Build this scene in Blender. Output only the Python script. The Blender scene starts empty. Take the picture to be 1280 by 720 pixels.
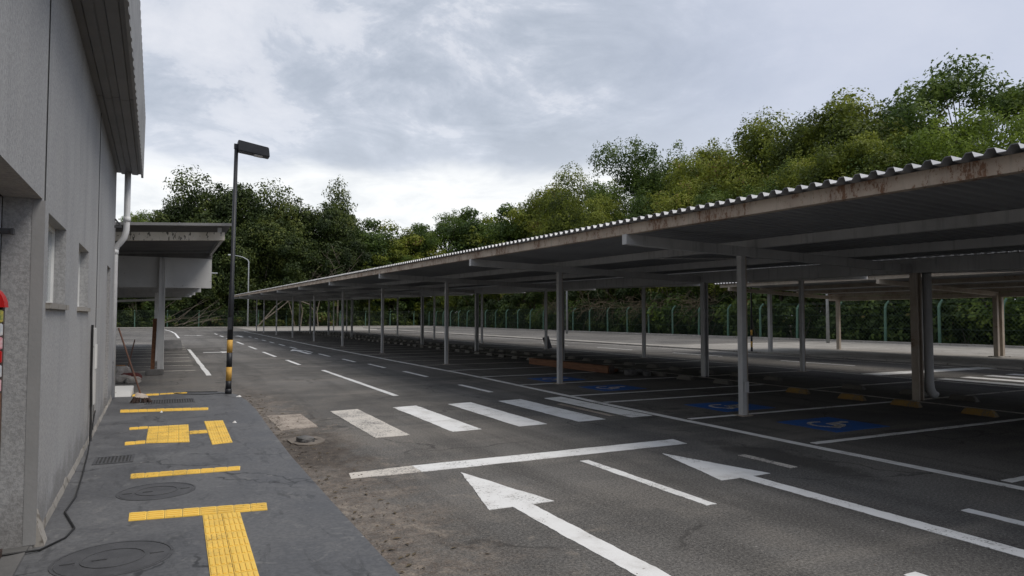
import bpy, bmesh, math, random
import numpy as np
from mathutils import Vector, Matrix, noise

random.seed(7)
rng = np.random.default_rng(11)
scene = bpy.context.scene
COL = scene.collection
PI = math.pi
R = math.radians

# ------------------------------------------------------------------ helpers
class MB:
    """collects geometry, then links it as one mesh object"""
    def __init__(self):
        self.v = []; self.f = []
    def box(self, x0, x1, y0, y1, z0, z1):
        self.hexa([(x0,y0,z0),(x1,y0,z0),(x1,y1,z0),(x0,y1,z0),(x0,y0,z1),(x1,y0,z1),(x1,y1,z1),(x0,y1,z1)])
        return self
    def hexa(self, p):
        b = len(self.v); self.v += [tuple(q) for q in p]
        for q in ((3,2,1,0),(4,5,6,7),(0,1,5,4),(1,2,6,5),(2,3,7,6),(3,0,4,7)):
            self.f.append(tuple(b+i for i in q))
        return self
    def bar(self, a, c, w, h=None, up=(0,0,1)):
        """rectangular bar from a to c, w wide, h high, centred on the line"""
        a = Vector(a); c = Vector(c); h = h or w
        d = (c-a).normalized(); u = Vector(up)
        if abs(d.dot(u)) > .98: u = Vector((0,1,0))
        s = d.cross(u).normalized()*w/2; t = s.cross(d).normalized()*h/2
        self.hexa([a-s-t, a+s-t, c+s-t, c-s-t, a-s+t, a+s+t, c+s+t, c-s+t])
        return self
    def prism(self, pts, z0, z1):
        n = len(pts); b = len(self.v)
        self.v += [(x,y,z0) for x,y in pts]+[(x,y,z1) for x,y in pts]
        self.f.append(tuple(b+n+i for i in range(n)))
        self.f.append(tuple(b+n-1-i for i in range(n)))
        for i in range(n):
            j = (i+1) % n
            self.f.append((b+i, b+j, b+n+j, b+n+i))
        return self
    def tube(self, path, rad, seg=8, cap=True):
        path = [Vector(p) for p in path]; n = len(path)
        rads = rad if isinstance(rad, (list,tuple)) else [rad]*n
        b = len(self.v); prev = None
        for i, p in enumerate(path):
            d = (path[min(i+1,n-1)]-path[max(i-1,0)])
            d = d.normalized() if d.length > 1e-9 else Vector((0,0,1))
            ref = prev if prev is not None else (Vector((1,0,0)) if abs(d.x) < .9 else Vector((0,1,0)))
            s = (ref - d*ref.dot(d)).normalized(); prev = s
            t = d.cross(s)
            for k in range(seg):
                a = 2*PI*k/seg
                self.v.append(tuple(p+(s*math.cos(a)+t*math.sin(a))*rads[i]))
        for i in range(n-1):
            for k in range(seg):
                k2 = (k+1) % seg
                self.f.append((b+i*seg+k, b+i*seg+k2, b+(i+1)*seg+k2, b+(i+1)*seg+k))
        if cap:
            self.f.append(tuple(b+seg-1-k for k in range(seg)))
            self.f.append(tuple(b+(n-1)*seg+k for k in range(seg)))
        return self
    def disc(self, cx, cy, r, z0, z1, seg=40):
        return self.prism([(cx+r*math.cos(2*PI*k/seg), cy+r*math.sin(2*PI*k/seg)) for k in range(seg)], z0, z1)
    def ring(self, cx, cy, r0, r1, z0, z1, seg=48, a0=0, a1=2*PI, sx=1, sy=1):
        b = len(self.v)
        full = abs(a1-a0-2*PI) < 1e-6
        n = seg if full else seg+1
        for k in range(n):
            a = a0+(a1-a0)*k/seg
            for r in (r0, r1):
                for z in (z0, z1):
                    self.v.append((cx+sx*r*math.cos(a), cy+sy*r*math.sin(a), z))
        for k in range(seg):
            i = b+4*k; j = b+4*((k+1) % n)
            self.f += [(i+1,i+3,j+3,j+1),(i,j,j+2,i+2),(i,i+1,j+1,j),(i+2,j+2,j+3,i+3)]
        if not full:
            i = b; j = b+4*(n-1)
            self.f += [(i,i+2,i+3,i+1),(j,j+1,j+3,j+2)]
        return self
    def build(self, name, m=None, parent=None, smooth=False, bevel=0):
        me = bpy.data.meshes.new(name)
        me.from_pydata(self.v, [], self.f); me.update()
        if bevel:
            bm = bmesh.new(); bm.from_mesh(me)
            bmesh.ops.bevel(bm, geom=bm.edges[:], offset=bevel, segments=2, affect='EDGES', clamp_overlap=True)
            bm.to_mesh(me); bm.free()
        if smooth:
            me.polygons.foreach_set('use_smooth', [True]*len(me.polygons))
        o = bpy.data.objects.new(name, me); COL.objects.link(o)
        if m: me.materials.append(m)
        if parent: o.parent = parent
        return o

def tag(o, label=None, cat=None, group=None, kind=None):
    if label: o['label'] = label
    if cat: o['category'] = cat
    if group: o['group'] = group
    if kind: o['kind'] = kind
    return o

def thing(name, label, cat, loc=(0,0,0), rz=0, group=None):
    o = bpy.data.objects.new(name, None); COL.objects.link(o)
    o.location = loc; o.rotation_euler = (0,0,rz)
    o.empty_display_size = .2
    return tag(o, label, cat, group)

def dup(root, loc, rz=0, scale=None, label=None, group=None):
    kids = [(c, list(c.children)) for c in root.children]
    r = root.copy(); COL.objects.link(r)
    r.location = loc; r.rotation_euler = (0,0,rz)
    if scale: r.scale = scale
    if label: r['label'] = label
    if group: r['group'] = group
    for c, gs in kids:
        k = c.copy(); COL.objects.link(k); k.parent = r
        for g in gs:
            q = g.copy(); COL.objects.link(q); q.parent = k
    return r

# ------------------------------------------------------------------ materials
class NT:
    def __init__(self, m):
        self.t = m.node_tree; self.n = self.t.nodes; self.l = self.t.links
    def node(self, typ, **kw):
        nd = self.n.new(typ)
        for k, v in kw.items():
            if k.startswith('_'): setattr(nd, k[1:], v)
        return nd
    def link(self, a, b): self.l.new(a, b)
    def coord(self, scale=(1,1,1), kind='Object', loc=(0,0,0)):
        tc = self.n.new('ShaderNodeTexCoord'); mp = self.n.new('ShaderNodeMapping')
        mp.inputs['Scale'].default_value = scale; mp.inputs['Location'].default_value = loc
        self.link(tc.outputs[kind], mp.inputs['Vector']); return mp.outputs['Vector']
    def noise(self, vec, scale, detail=4, rough=.55, dist=0):
        nd = self.n.new('ShaderNodeTexNoise')
        nd.inputs['Scale'].default_value = scale; nd.inputs['Detail'].default_value = detail
        nd.inputs['Roughness'].default_value = rough; nd.inputs['Distortion'].default_value = dist
        self.link(vec, nd.inputs['Vector']); return nd.outputs['Fac']
    def voro(self, vec, scale, feature='F1', out='Distance'):
        nd = self.n.new('ShaderNodeTexVoronoi'); nd.feature = feature
        nd.inputs['Scale'].default_value = scale
        self.link(vec, nd.inputs['Vector']); return nd.outputs[out]
    def ramp(self, fac, stops, interp='LINEAR'):
        nd = self.n.new('ShaderNodeValToRGB'); cr = nd.color_ramp; cr.interpolation = interp
        while len(cr.elements) < len(stops): cr.elements.new(.5)
        for e, (p, c) in zip(cr.elements, stops):
            e.position = p
            e.color = (c,c,c,1) if isinstance(c, (int,float)) else (*c,1)
        self.link(fac, nd.inputs['Fac']); return nd.outputs['Color']
    def mix(self, fac, a, b, mode='MIX'):
        nd = self.n.new('ShaderNodeMix'); nd.data_type = 'RGBA'; nd.blend_type = mode
        for sock, val in ((nd.inputs['Factor'], fac),(nd.inputs['A'], a),(nd.inputs['B'], b)):
            if hasattr(val, 'links'): self.link(val, sock)
            elif isinstance(val, (int,float)):
                sock.default_value = val if sock.type == 'VALUE' else (val,val,val,1)
            else: sock.default_value = (*val,1)
        return nd.outputs['Result']
    def math(self, op, a, b=0, clamp=False):
        nd = self.n.new('ShaderNodeMath'); nd.operation = op; nd.use_clamp = clamp
        for sock, val in ((nd.inputs[0], a),(nd.inputs[1], b)):
            if hasattr(val, 'links'): self.link(val, sock)
            else: sock.default_value = val
        return nd.outputs[0]
    def smooth(self, x, a, b):
        """0 at a, 1 at b"""
        nd = self.n.new('ShaderNodeMapRange'); nd.interpolation_type = 'SMOOTHSTEP'
        self.link(x, nd.inputs['Value'])
        nd.inputs['From Min'].default_value = min(a,b); nd.inputs['From Max'].default_value = max(a,b)
        if a > b:
            nd.inputs['To Min'].default_value = 1; nd.inputs['To Max'].default_value = 0
        return nd.outputs['Result']
    def bump(self, h, strength=.3, dist=.01):
        nd = self.n.new('ShaderNodeBump'); nd.inputs['Strength'].default_value = strength
        nd.inputs['Distance'].default_value = dist
        self.link(h, nd.inputs['Height']); return nd.outputs['Normal']

def new_mat(name, col=(.5,.5,.5), rough=.7, metal=0, spec=.3):
    m = bpy.data.materials.new(name); m.use_nodes = True
    b = m.node_tree.nodes['Principled BSDF']
    b.inputs['Base Color'].default_value = (*col,1)
    b.inputs['Roughness'].default_value = rough; b.inputs['Metallic'].default_value = metal
    b.inputs['Specular IOR Level'].default_value = spec
    return m, NT(m), b

def worn(name, c1, c2, scale=3, rough=.7, metal=0, speck=None, bump=.15, stretch=(1,1,1), spec=.3):
    """plain painted / bare surface with uneven tone, specks and fine bump"""
    m, t, b = new_mat(name, c1, rough, metal, spec)
    v = t.coord(stretch)
    n = t.noise(v, scale, 6, .62)
    c = t.mix(t.smooth(n, .3, .7), c1, c2)
    if speck:
        s = t.smooth(t.noise(v, scale*9, 3, .6), speck[1], speck[1]+.08)
        c = t.mix(s, c, speck[0])
    t.link(c, b.inputs['Base Color'])
    t.link(t.bump(t.noise(v, scale*18, 3), bump, .004), b.inputs['Normal'])
    return m

def asphalt_material():
    m, t, b = new_mat('asphalt', (.07,.07,.068), .85, 0, .28)
    v = t.coord()
    sep = t.n.new('ShaderNodeSeparateXYZ'); t.link(v, sep.inputs[0]); X, Y = sep.outputs[0], sep.outputs[1]
    big = t.noise(v, .16, 5, .6, .6)
    mid = t.noise(v, .9, 6, .65, .3)
    streak = t.noise(t.coord((1.6,.09,1)), 1.0, 5, .6, .4)
    cross = t.noise(t.coord((.12,1.1,1)), .8, 4, .6, .5)
    fine = t.noise(v, 42, 4, .85)
    c = t.mix(t.smooth(big, .38, .60), (.068,.0665,.065), (.172,.165,.156))
    c = t.mix(t.math('MULTIPLY', t.smooth(mid, .46, .64), .6), c, (.18,.165,.148))
    c = t.mix(t.math('MULTIPLY', t.smooth(streak, .5, .64), .6), c, (.042,.041,.041))
    c = t.mix(t.math('MULTIPLY', t.smooth(cross, .52, .64), .55), c, (.225,.207,.183))
    # dark wheel paths worn along the two lanes
    for cx in (1.95, 3.3, 4.5, 5.85):
        ax = t.math('ABSOLUTE', t.math('ADD', t.math('SUBTRACT', X, cx), t.math('MULTIPLY', t.math('SUBTRACT', t.noise(v, .35, 3), .5), .5)))
        tk = t.math('MULTIPLY', t.math('MULTIPLY', t.smooth(ax, .30, .08), t.smooth(t.noise(t.coord((1.2,.25,1)), 1.6, 5, .65), .40, .58)), .42)
        c = t.mix(tk, c, (.040,.039,.038))
    # coarse aggregate: dark gaps and pale stones
    c = t.mix(t.smooth(fine, .40, .60), t.mix(.45, c, (.012,.012,.012)), t.mix(.18, c, (.34,.325,.30)))
    stones = t.voro(v, 95, 'F1', 'Distance')
    pick = t.noise(v, 33, 2, .5)
    sp = t.math('MULTIPLY', t.smooth(stones, .3, .18), t.smooth(pick, .50, .58))
    c = t.mix(t.math('MULTIPLY', sp, .6), c, (.42,.40,.36))
    chips = t.math('MULTIPLY', t.smooth(t.voro(v, 14, 'F1', 'Distance'), .14, .08), t.smooth(t.noise(v, 4.3, 3), .57, .66))
    c = t.mix(t.math('MULTIPLY', chips, .6), c, (.5,.48,.45))
    # cracks
    warp = t.n.new('ShaderNodeVectorMath'); warp.operation = 'ADD'
    nv = t.n.new('ShaderNodeTexNoise'); nv.inputs['Scale'].default_value = 1.4; nv.inputs['Detail'].default_value = 4
    t.link(v, nv.inputs['Vector']); t.link(v, warp.inputs[0]); t.link(nv.outputs['Color'], warp.inputs[1])
    ed = t.voro(warp.outputs[0], .33, 'DISTANCE_TO_EDGE', 'Distance')
    crack = t.math('MULTIPLY', t.smooth(ed, .012, .003), t.smooth(t.noise(v, .5, 3), .46, .54))
    c = t.mix(t.math('MULTIPLY', crack, .6), c, (.02,.02,.02))
    # brown silt washed along the kerb
    wob = t.math('MULTIPLY', t.math('SUBTRACT', t.noise(v, 1.6, 8, .72), .5), 3.0)
    dx = t.math('ADD', X, wob)
    silt = t.math('MULTIPLY', t.math('MULTIPLY', t.smooth(dx, 2.35, 1.35), t.smooth(Y, 19, 11)), t.smooth(X, .9, 1.2))
    grit = t.smooth(t.noise(v, 19, 6, .8), .45, .56)
    c = t.mix(t.math('MULTIPLY', silt, t.math('ADD', .35, t.math('MULTIPLY', grit, .5))), c, t.mix(t.smooth(t.noise(v, 7, 9, .8), .42, .6), (.10,.076,.06), (.27,.22,.175)))
    # pale dust tongues
    dust = t.math('MULTIPLY', t.smooth(t.noise(v, 2.2, 9, .78, .8), .52, .64), t.math('MULTIPLY', t.smooth(dx, 3.8, 1.3), t.smooth(Y, 25, 14)))
    c = t.mix(t.math('MULTIPLY', t.math('MULTIPLY', dust, t.smooth(t.noise(v, 26, 5, .8), .40, .55)), .8), c, (.33,.285,.235))
    # dark mud patch by the broken drain
    mx = t.math('MULTIPLY', t.math('SUBTRACT', X, 1.55), 1.5)
    my = t.math('MULTIPLY', t.math('SUBTRACT', Y, 8.5), .52)
    d = t.math('SQRT', t.math('ADD', t.math('MULTIPLY', mx, mx), t.math('MULTIPLY', my, my)))
    d = t.math('ADD', d, t.math('MULTIPLY', t.math('SUBTRACT', t.noise(v, 3.2, 6, .7), .5), 1.7))
    mud = t.smooth(d, .95, .35)
    c = t.mix(t.math('MULTIPLY', mud, .85), c, t.mix(t.smooth(t.noise(v, 9, 5, .7), .4, .6), (.028,.022,.018), (.075,.058,.045)))
    # oily dark smear beside the right dashes
    ox = t.math('MULTIPLY', t.math('SUBTRACT', X, 6.25), 2.2); oy = t.math('MULTIPLY', t.math('SUBTRACT', Y, 5.6), .55)
    od = t.math('SQRT', t.math('ADD', t.math('MULTIPLY', ox, ox), t.math('MULTIPLY', oy, oy)))
    od = t.math('ADD', od, t.math('MULTIPLY', t.math('SUBTRACT', t.noise(v, 2.4, 6, .7), .5), 1.5))
    c = t.mix(t.math('MULTIPLY', t.smooth(od, .9, .35), .7), c, (.022,.021,.02))
    c = t.mix(t.smooth(t.noise(v, 60, 3, .8), .42, .58), t.mix(.26, c, (.015,.013,.012)), t.mix(.08, c, (.4,.36,.3)))
    t.link(c, b.inputs['Base Color'])
    rr = t.math('SUBTRACT', .9, t.math('MULTIPLY', t.smooth(big, .35, .7), .12)); t.link(rr, b.inputs['Roughness'])
    h = t.math('ADD', t.math('MULTIPLY', fine, .5), t.math('MULTIPLY', t.smooth(stones, .5, .1), .5))
    t.link(t.bump(h, .55, .006), b.inputs['Normal'])
    return m

def paint_material(name, col, base=(.085,.08,.075), wear=.62, grime=(.45,.43,.4)):
    m, t, b = new_mat(name, col, .6, 0, .3)
    v = t.coord()
    n = t.noise(v, 38, 5, .75); n2 = t.noise(v, 3.2, 5, .65)
    c = t.mix(t.math('MULTIPLY', t.smooth(n2, .42, .72), .5), col, grime)
    f = t.math('ADD', n, t.math('ADD', t.math('MULTIPLY', t.math('SUBTRACT', n2, .5), .35), t.math('MULTIPLY', t.math('SUBTRACT', t.noise(v, .9, 4, .6), .5), .42)))
    c = t.mix(t.math('MULTIPLY', t.smooth(f, wear, wear+.07), .85), c, base)
    t.link(c, b.inputs['Base Color'])
    t.link(t.bump(t.noise(v, 60, 3, .7), .4, .003), b.inputs['Normal'])
    return m

def sidewalk_material():
    m, t, b = new_mat('painted_concrete', (.08,.082,.088), .62, 0, .4)
    v = t.coord()
    n = t.noise(v, 1.1, 6, .65, .4); f = t.noise(v, 30, 4, .7)
    c = t.mix(t.smooth(n, .36, .64), (.082,.084,.089), (.122,.124,.128))
    c = t.mix(t.math('MULTIPLY', t.smooth(t.noise(v, 4.5, 6, .7, 1.5), .55, .66), .5), c, (.19,.188,.182))
    c = t.mix(t.math('MULTIPLY', t.smooth(t.noise(t.coord((3,.7,1)), 2.2, 6, .7, 1), .55, .64), .55), c, (.04,.041,.043))
    c = t.mix(t.smooth(f, .40, .60), t.mix(.2, c, (.02,.02,.02)), t.mix(.06, c, (.25,.25,.25)))
    ch = t.math('MULTIPLY', t.smooth(t.voro(v, 9), .12, .06), t.smooth(t.noise(v, 2.7, 3), .58, .66))
    c = t.mix(t.math('MULTIPLY', ch, .6), c, (.4,.38,.36))
    t.link(c, b.inputs['Base Color'])
    nv = t.n.new('ShaderNodeTexNoise'); nv.inputs['Scale'].default_value = 1.7; nv.inputs['Detail'].default_value = 5
    wp = t.n.new('ShaderNodeVectorMath'); wp.operation = 'ADD'
    t.link(v, nv.inputs['Vector']); t.link(v, wp.inputs[0]); t.link(nv.outputs['Color'], wp.inputs[1])
    ck = t.math('MULTIPLY', t.smooth(t.voro(wp.outputs[0], .55, 'DISTANCE_TO_EDGE', 'Distance'), .012, .003), t.smooth(t.noise(v, .8, 3), .5, .56))
    c = t.mix(t.math('MULTIPLY', ck, .75), c, (.015,.015,.016))
    t.link(c, b.inputs['Base Color'])
    rr = t.math('ADD', .5, t.math('MULTIPLY', t.smooth(n, .3, .7), .2)); t.link(rr, b.inputs['Roughness'])
    h = t.math('ADD', t.math('MULTIPLY', f, .4), t.noise(v, 7, 4))
    t.link(t.bump(h, .3, .006), b.inputs['Normal'])
    return m

def plaster_material():
    m, t, b = new_mat('grey_textured_plaster', (.2,.2,.2), .9, 0, .2)
    v = t.coord()
    n = t.noise(v, .7, 5, .6)
    st = t.noise(t.coord((2.0,2.0,.22)), 1.3, 7, .66, .3)
    f = t.noise(v, 36, 5, .8)
    c = t.mix(t.smooth(n, .35, .65), (.325,.326,.327), (.375,.375,.373))
    c = t.mix(t.math('MULTIPLY', t.smooth(st, .52, .68), .3), c, (.40,.395,.385))
    c = t.mix(t.math('MULTIPLY', t.smooth(st, .47, .34), .25), c, (.17,.17,.17))
    sz = t.n.new('ShaderNodeSeparateXYZ'); t.link(v, sz.inputs[0])
    spl = t.math('ADD', sz.outputs[2], t.math('MULTIPLY', t.math('SUBTRACT', t.noise(v, 3.0, 6, .7), .5), .9))
    c = t.mix(t.math('MULTIPLY', t.smooth(spl, .42, .12), .5), c, (.12,.11,.10))
    c = t.mix(t.smooth(f, .40, .60), t.mix(.24, c, (.08,.08,.08)), t.mix(.1, c, (.6,.6,.6)))
    t.link(c, b.inputs['Base Color'])
    t.link(t.bump(t.math('ADD', f, t.math('MULTIPLY', t.noise(v, 17, 3), .5)), .5, .010), b.inputs['Normal'])
    return m

def steel_material(name, c1, c2, rust=.62, rustcol=(.20,.075,.03), stretch=(1,1,1), rough=.55, rs=(2,2,7)):
    m, t, b = new_mat(name, c1, rough, 0, .35)
    v = t.coord(stretch)
    n = t.noise(v, 1.7, 6, .65)
    drip = t.noise(t.coord((7,7,.5)), 1.5, 5, .65)
    c = t.mix(t.smooth(n, .3, .7), c1, c2)
    c = t.mix(t.math('MULTIPLY', t.smooth(drip, .52, .72), .38), c, (.15,.147,.142))
    rn = t.noise(t.coord(rs), 3.4, 9, .8, .1)
    rm = t.smooth(t.math('ADD', rn, t.math('MULTIPLY', t.math('SUBTRACT', n, .5), .5)), rust, rust+.08)
    c = t.mix(rm, c, t.mix(t.noise(v, 22, 4), rustcol, tuple(q*.35 for q in rustcol)))
    t.link(c, b.inputs['Base Color'])
    t.link(t.bump(t.noise(v, 30, 4), .15, .004), b.inputs['Normal'])
    return m

def leaf_material(name, stops, trans=.3):
    m, t, b = new_mat(name, (.05,.08,.02), .55, 0, .25)
    g = t.n.new('ShaderNodeNewGeometry'); oi = t.n.new('ShaderNodeObjectInfo')
    v = t.coord()
    clump = t.noise(v, .42, 4, .65)
    f = t.math('ADD', t.math('MULTIPLY', g.outputs['Random Per Island'], .38), t.math('MULTIPLY', t.smooth(clump, .38, .62), .62))
    f = t.math('ADD', f, t.math('MULTIPLY', t.math('SUBTRACT', oi.outputs['Random'], .5), .35), True)
    c = t.ramp(f, stops)
    t.link(c, b.inputs['Base Color'])
    tr = t.n.new('ShaderNodeBsdfTranslucent'); t.link(c, tr.inputs['Color'])
    mx = t.n.new('ShaderNodeMixShader'); mx.inputs[0].default_value = trans
    out = [n for n in t.n if n.type == 'OUTPUT_MATERIAL'][0]
    t.link(b.outputs[0], mx.inputs[1]); t.link(tr.outputs[0], mx.inputs[2]); t.link(mx.outputs[0], out.inputs['Surface'])
    return m

M = {}
M['asphalt'] = asphalt_material()
M['white'] = paint_material('white_road_paint', (.74,.74,.725), wear=.60)
M['white_worn'] = paint_material('worn_white_road_paint', (.58,.54,.48), wear=.52)
M['white_dusty'] = paint_material('dusty_road_paint', (.40,.34,.28), base=(.14,.115,.09), wear=.47, grime=(.24,.20,.16))
M['blue'] = paint_material('blue_road_paint', (.018,.105,.37), wear=.56, grime=(.02,.075,.23))
M['yellow'] = paint_material('yellow_tactile_paint', (.84,.56,.11), base=(.26,.19,.08), wear=.585, grime=(.50,.33,.08))
M['yellow_block'] = paint_material('yellow_wheel_stop_paint', (.26,.15,.03), base=(.12,.11,.09), wear=.52, grime=(.13,.10,.05))
M['grey_block'] = paint_material('faded_wheel_stop_concrete', (.13,.122,.105), base=(.09,.085,.075), wear=.5, grime=(.14,.11,.06))
M['sidewalk'] = sidewalk_material()
M['plaster'] = plaster_material()
M['plaster_smooth'] = worn('grey_painted_render', (.24,.24,.238), (.28,.278,.275), 2, .85, bump=.4)
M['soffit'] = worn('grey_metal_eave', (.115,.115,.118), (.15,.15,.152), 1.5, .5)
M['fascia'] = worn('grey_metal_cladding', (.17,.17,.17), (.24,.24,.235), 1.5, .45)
M['dark_gap'] = worn('joint_sealant_and_pit_shade', (.03,.03,.03), (.05,.05,.05), 5, .9)  # joint filler; in the drains this colour stands in for shade
M['concrete'] = worn('pale_concrete', (.22,.208,.188), (.33,.31,.28), .8, .9, speck=((.15,.135,.115),.58), bump=.4)
M['dirt'] = worn('bare_dirt_and_litter', (.045,.04,.025), (.085,.075,.045), .6, .95, bump=.8)
M['steel'] = steel_material('grey_painted_steel', (.42,.42,.415), (.52,.52,.512), .70)
M['steel_front'] = steel_material('rusty_painted_steel', (.50,.415,.33), (.36,.28,.215), .515, (.27,.135,.07), rs=(5,5,2.2))
M['steel_rust'] = steel_material('rust_stained_steel', (.42,.365,.30), (.32,.26,.20), .59, (.22,.10,.05))
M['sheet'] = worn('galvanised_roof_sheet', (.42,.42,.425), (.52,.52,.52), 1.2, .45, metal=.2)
M['sheet_under'] = worn('shade_toned_sheet_underside', (.25,.254,.26), (.31,.314,.32), 1.2, .6)  # darker copy of the roof sheet, with the shade below put into its colour
M['black'] = worn('black_paint', (.018,.019,.022), (.03,.032,.036), 3, .45)
M['orange'] = worn('orange_band_paint', (.62,.37,.08), (.48,.27,.06), 9, .7, speck=((.10,.07,.05),.62))
M['white_pvc'] = worn('white_plastic_pipe', (.62,.62,.62), (.72,.72,.71), 3, .4, speck=((.35,.34,.32),.64))
M['white_frame'] = worn('white_painted_metal', (.62,.62,.6), (.72,.72,.7), 3, .5)
M['panel'] = worn('pale_grey_panel', (.46,.46,.452), (.54,.54,.53), 1.2, .7, speck=((.25,.24,.23),.66))
M['stained'] = worn('mouldy_cream_beam', (.66,.62,.54), (.46,.42,.35), 1.6, .8, speck=((.10,.09,.075),.57), stretch=(1.5,1,.6))
M['wood'] = worn('brown_timber', (.22,.105,.055), (.13,.06,.032), 4, .8, stretch=(6,.6,6))
M['wood_pole'] = worn('brown_broom_pole', (.17,.09,.06), (.11,.06,.045), 5, .6)
M['concrete_dark'] = worn('dark_weathered_concrete', (.10,.10,.098), (.16,.155,.15), 3, .9, bump=.5)
M['concrete_post'] = worn('mossy_green_concrete', (.06,.125,.09), (.10,.16,.12), 2.5, .85)
M['wire'] = worn('green_coated_wire', (.035,.06,.045), (.05,.07,.05), 5, .7)
M['lamp_lens'] = worn('frosted_lamp_lens', (.6,.6,.58), (.7,.7,.68), 6, .3)
M['galv'] = worn('galvanised_pole', (.34,.36,.37), (.42,.44,.45), 2, .5)
M['bark'] = worn('grey_bark', (.10,.085,.065), (.055,.045,.035), 3, .95, bump=.6, stretch=(4,4,.8))
M['deadwood'] = worn('bare_dead_wood', (.20,.17,.135), (.12,.10,.08), 3, .95)
M['cable'] = worn('black_rubber_cable', (.012,.012,.012), (.02,.02,.02), 3, .5)
M['rubble_edge'] = worn('crumbled_dusty_concrete', (.22,.19,.16), (.12,.105,.09), 7, .95, bump=1)
M['iron'] = worn('painted_cast_iron', (.06,.061,.065), (.085,.086,.09), 6, .6, speck=((.03,.03,.03),.62), bump=.5)
M['red'] = worn('red_plastic', (.55,.02,.02), (.45,.015,.015), 3, .35)
M['bag'] = worn('dusty_woven_sack', (.42,.40,.36), (.28,.26,.24), 8, .9, speck=((.22,.06,.05),.6), bump=.6)
M['bag_red'] = worn('dark_red_cloth', (.14,.035,.03), (.08,.03,.028), 6, .9, bump=.6)
M['terracotta'] = worn('ochre_plastic', (.34,.17,.06), (.25,.12,.05), 4, .6)
M['bristle'] = worn('dark_bristles', (.05,.035,.03), (.09,.06,.05), 14, .95, bump=1, stretch=(1,1,.2))
M['broom_white'] = worn('scuffed_pale_plastic', (.55,.48,.42), (.4,.33,.28), 9, .6)
M['paper'] = worn('white_paper_scrap', (.7,.7,.68), (.58,.57,.55), 8, .8)
M['brownframe'] = worn('dark_brown_frame', (.05,.035,.03), (.07,.05,.04), 3, .5)
M['shutter'] = worn('grey_shutter_slats', (.19,.19,.195), (.24,.24,.24), 3, .45)
M['pack_pink'] = worn('pink_packaging', (.62,.2,.25), (.7,.55,.55), 30, .4)
M['pack_white'] = worn('white_packaging', (.7,.68,.66), (.45,.5,.55), 28, .4)
M['pack_green'] = worn('green_packaging', (.07,.2,.1), (.55,.45,.1), 25, .4)
m, t, b = new_mat('window_glass', (.30,.33,.34), .12, 0, .6); M['glass'] = m
M['room'] = worn('dark_interior_paint', (.09,.085,.08), (.11,.10,.095), 2, .9)
M['leaf_olive'] = leaf_material('olive_leaves', [(0,(.040,.058,.010)),(.3,(.096,.126,.018)),(.65,(.182,.215,.028)),(.93,(.265,.285,.04)),(1,(.22,.15,.06))], .38)
M['leaf_green'] = leaf_material('mid_green_leaves', [(0,(.026,.050,.012)),(.4,(.064,.106,.020)),(.8,(.125,.178,.032)),(1,(.19,.24,.05))], .35)
M['leaf_dark'] = leaf_material('dark_green_leaves', [(0,(.018,.031,.009)),(.5,(.042,.064,.016)),(.85,(.09,.118,.026)),(1,(.14,.16,.036))], .3)
M['leaf_bright'] = leaf_material('yellow_green_leaves', [(0,(.07,.105,.015)),(.4,(.14,.20,.026)),(.8,(.22,.29,.04)),(1,(.28,.34,.06))], .4)
M['leaf_shrub'] = leaf_material('shrub_leaves', [(0,(.022,.040,.011)),(.5,(.055,.088,.020)),(.85,(.105,.145,.03)),(.95,(.16,.15,.05)),(1,(.20,.12,.055))], .25)
M['vine'] = worn('dry_brown_vine', (.13,.10,.065), (.08,.065,.04), 4, .95)

# ------------------------------------------------------------------ ground
g = MB(); g.box(-400, 500, -300, 600, -1.0, -.03); tag(g.build('ground', M['dirt']), kind='structure')
lot = MB(); lot.prism([(-40,-40),(23.15,-40),(23.15,84),(36.5,108),(-40,108)], -.4, 0)
lot = lot.build('parking_lot', M['asphalt']); tag(lot, 'worn dark asphalt parking lot with white painted markings', kind='structure')
# pale concrete apron on the right with a low kerb, and the dusty verge at the far end
ap = MB(); ap.prism([(23.15,-40),(37.2,-40),(37.2,106),(36.0,108),(23.15,84)], -.4, .06)
tag(ap.build('concrete_apron', M['concrete']), kind='structure')
vb = MB(); vb.prism([(-40,108),(37.2,108.0),(37.2,112),(-40,112)], -.4, .10)
tag(vb.build('far_verge', M['concrete']), kind='structure')
ad = MB(); ad.prism([(8.6,80.5),(23.2,80.5),(35.9,104.9),(36.9,107.9),(8.6,107.9)], -.3, .012)
tag(ad.build('dusty_ground_strip', M['concrete']), kind='structure')
aisle = MB()
for x0,x1,y0,y1 in ((26.0,37.0,-20,9.5),(24.4,37.0,30,96)):
    aisle.box(x0,x1,y0,y1,-.2,.066)
aisle.build('asphalt_lane', M['asphalt']); tag(bpy.data.objects['asphalt_lane'], kind='structure')

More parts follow.
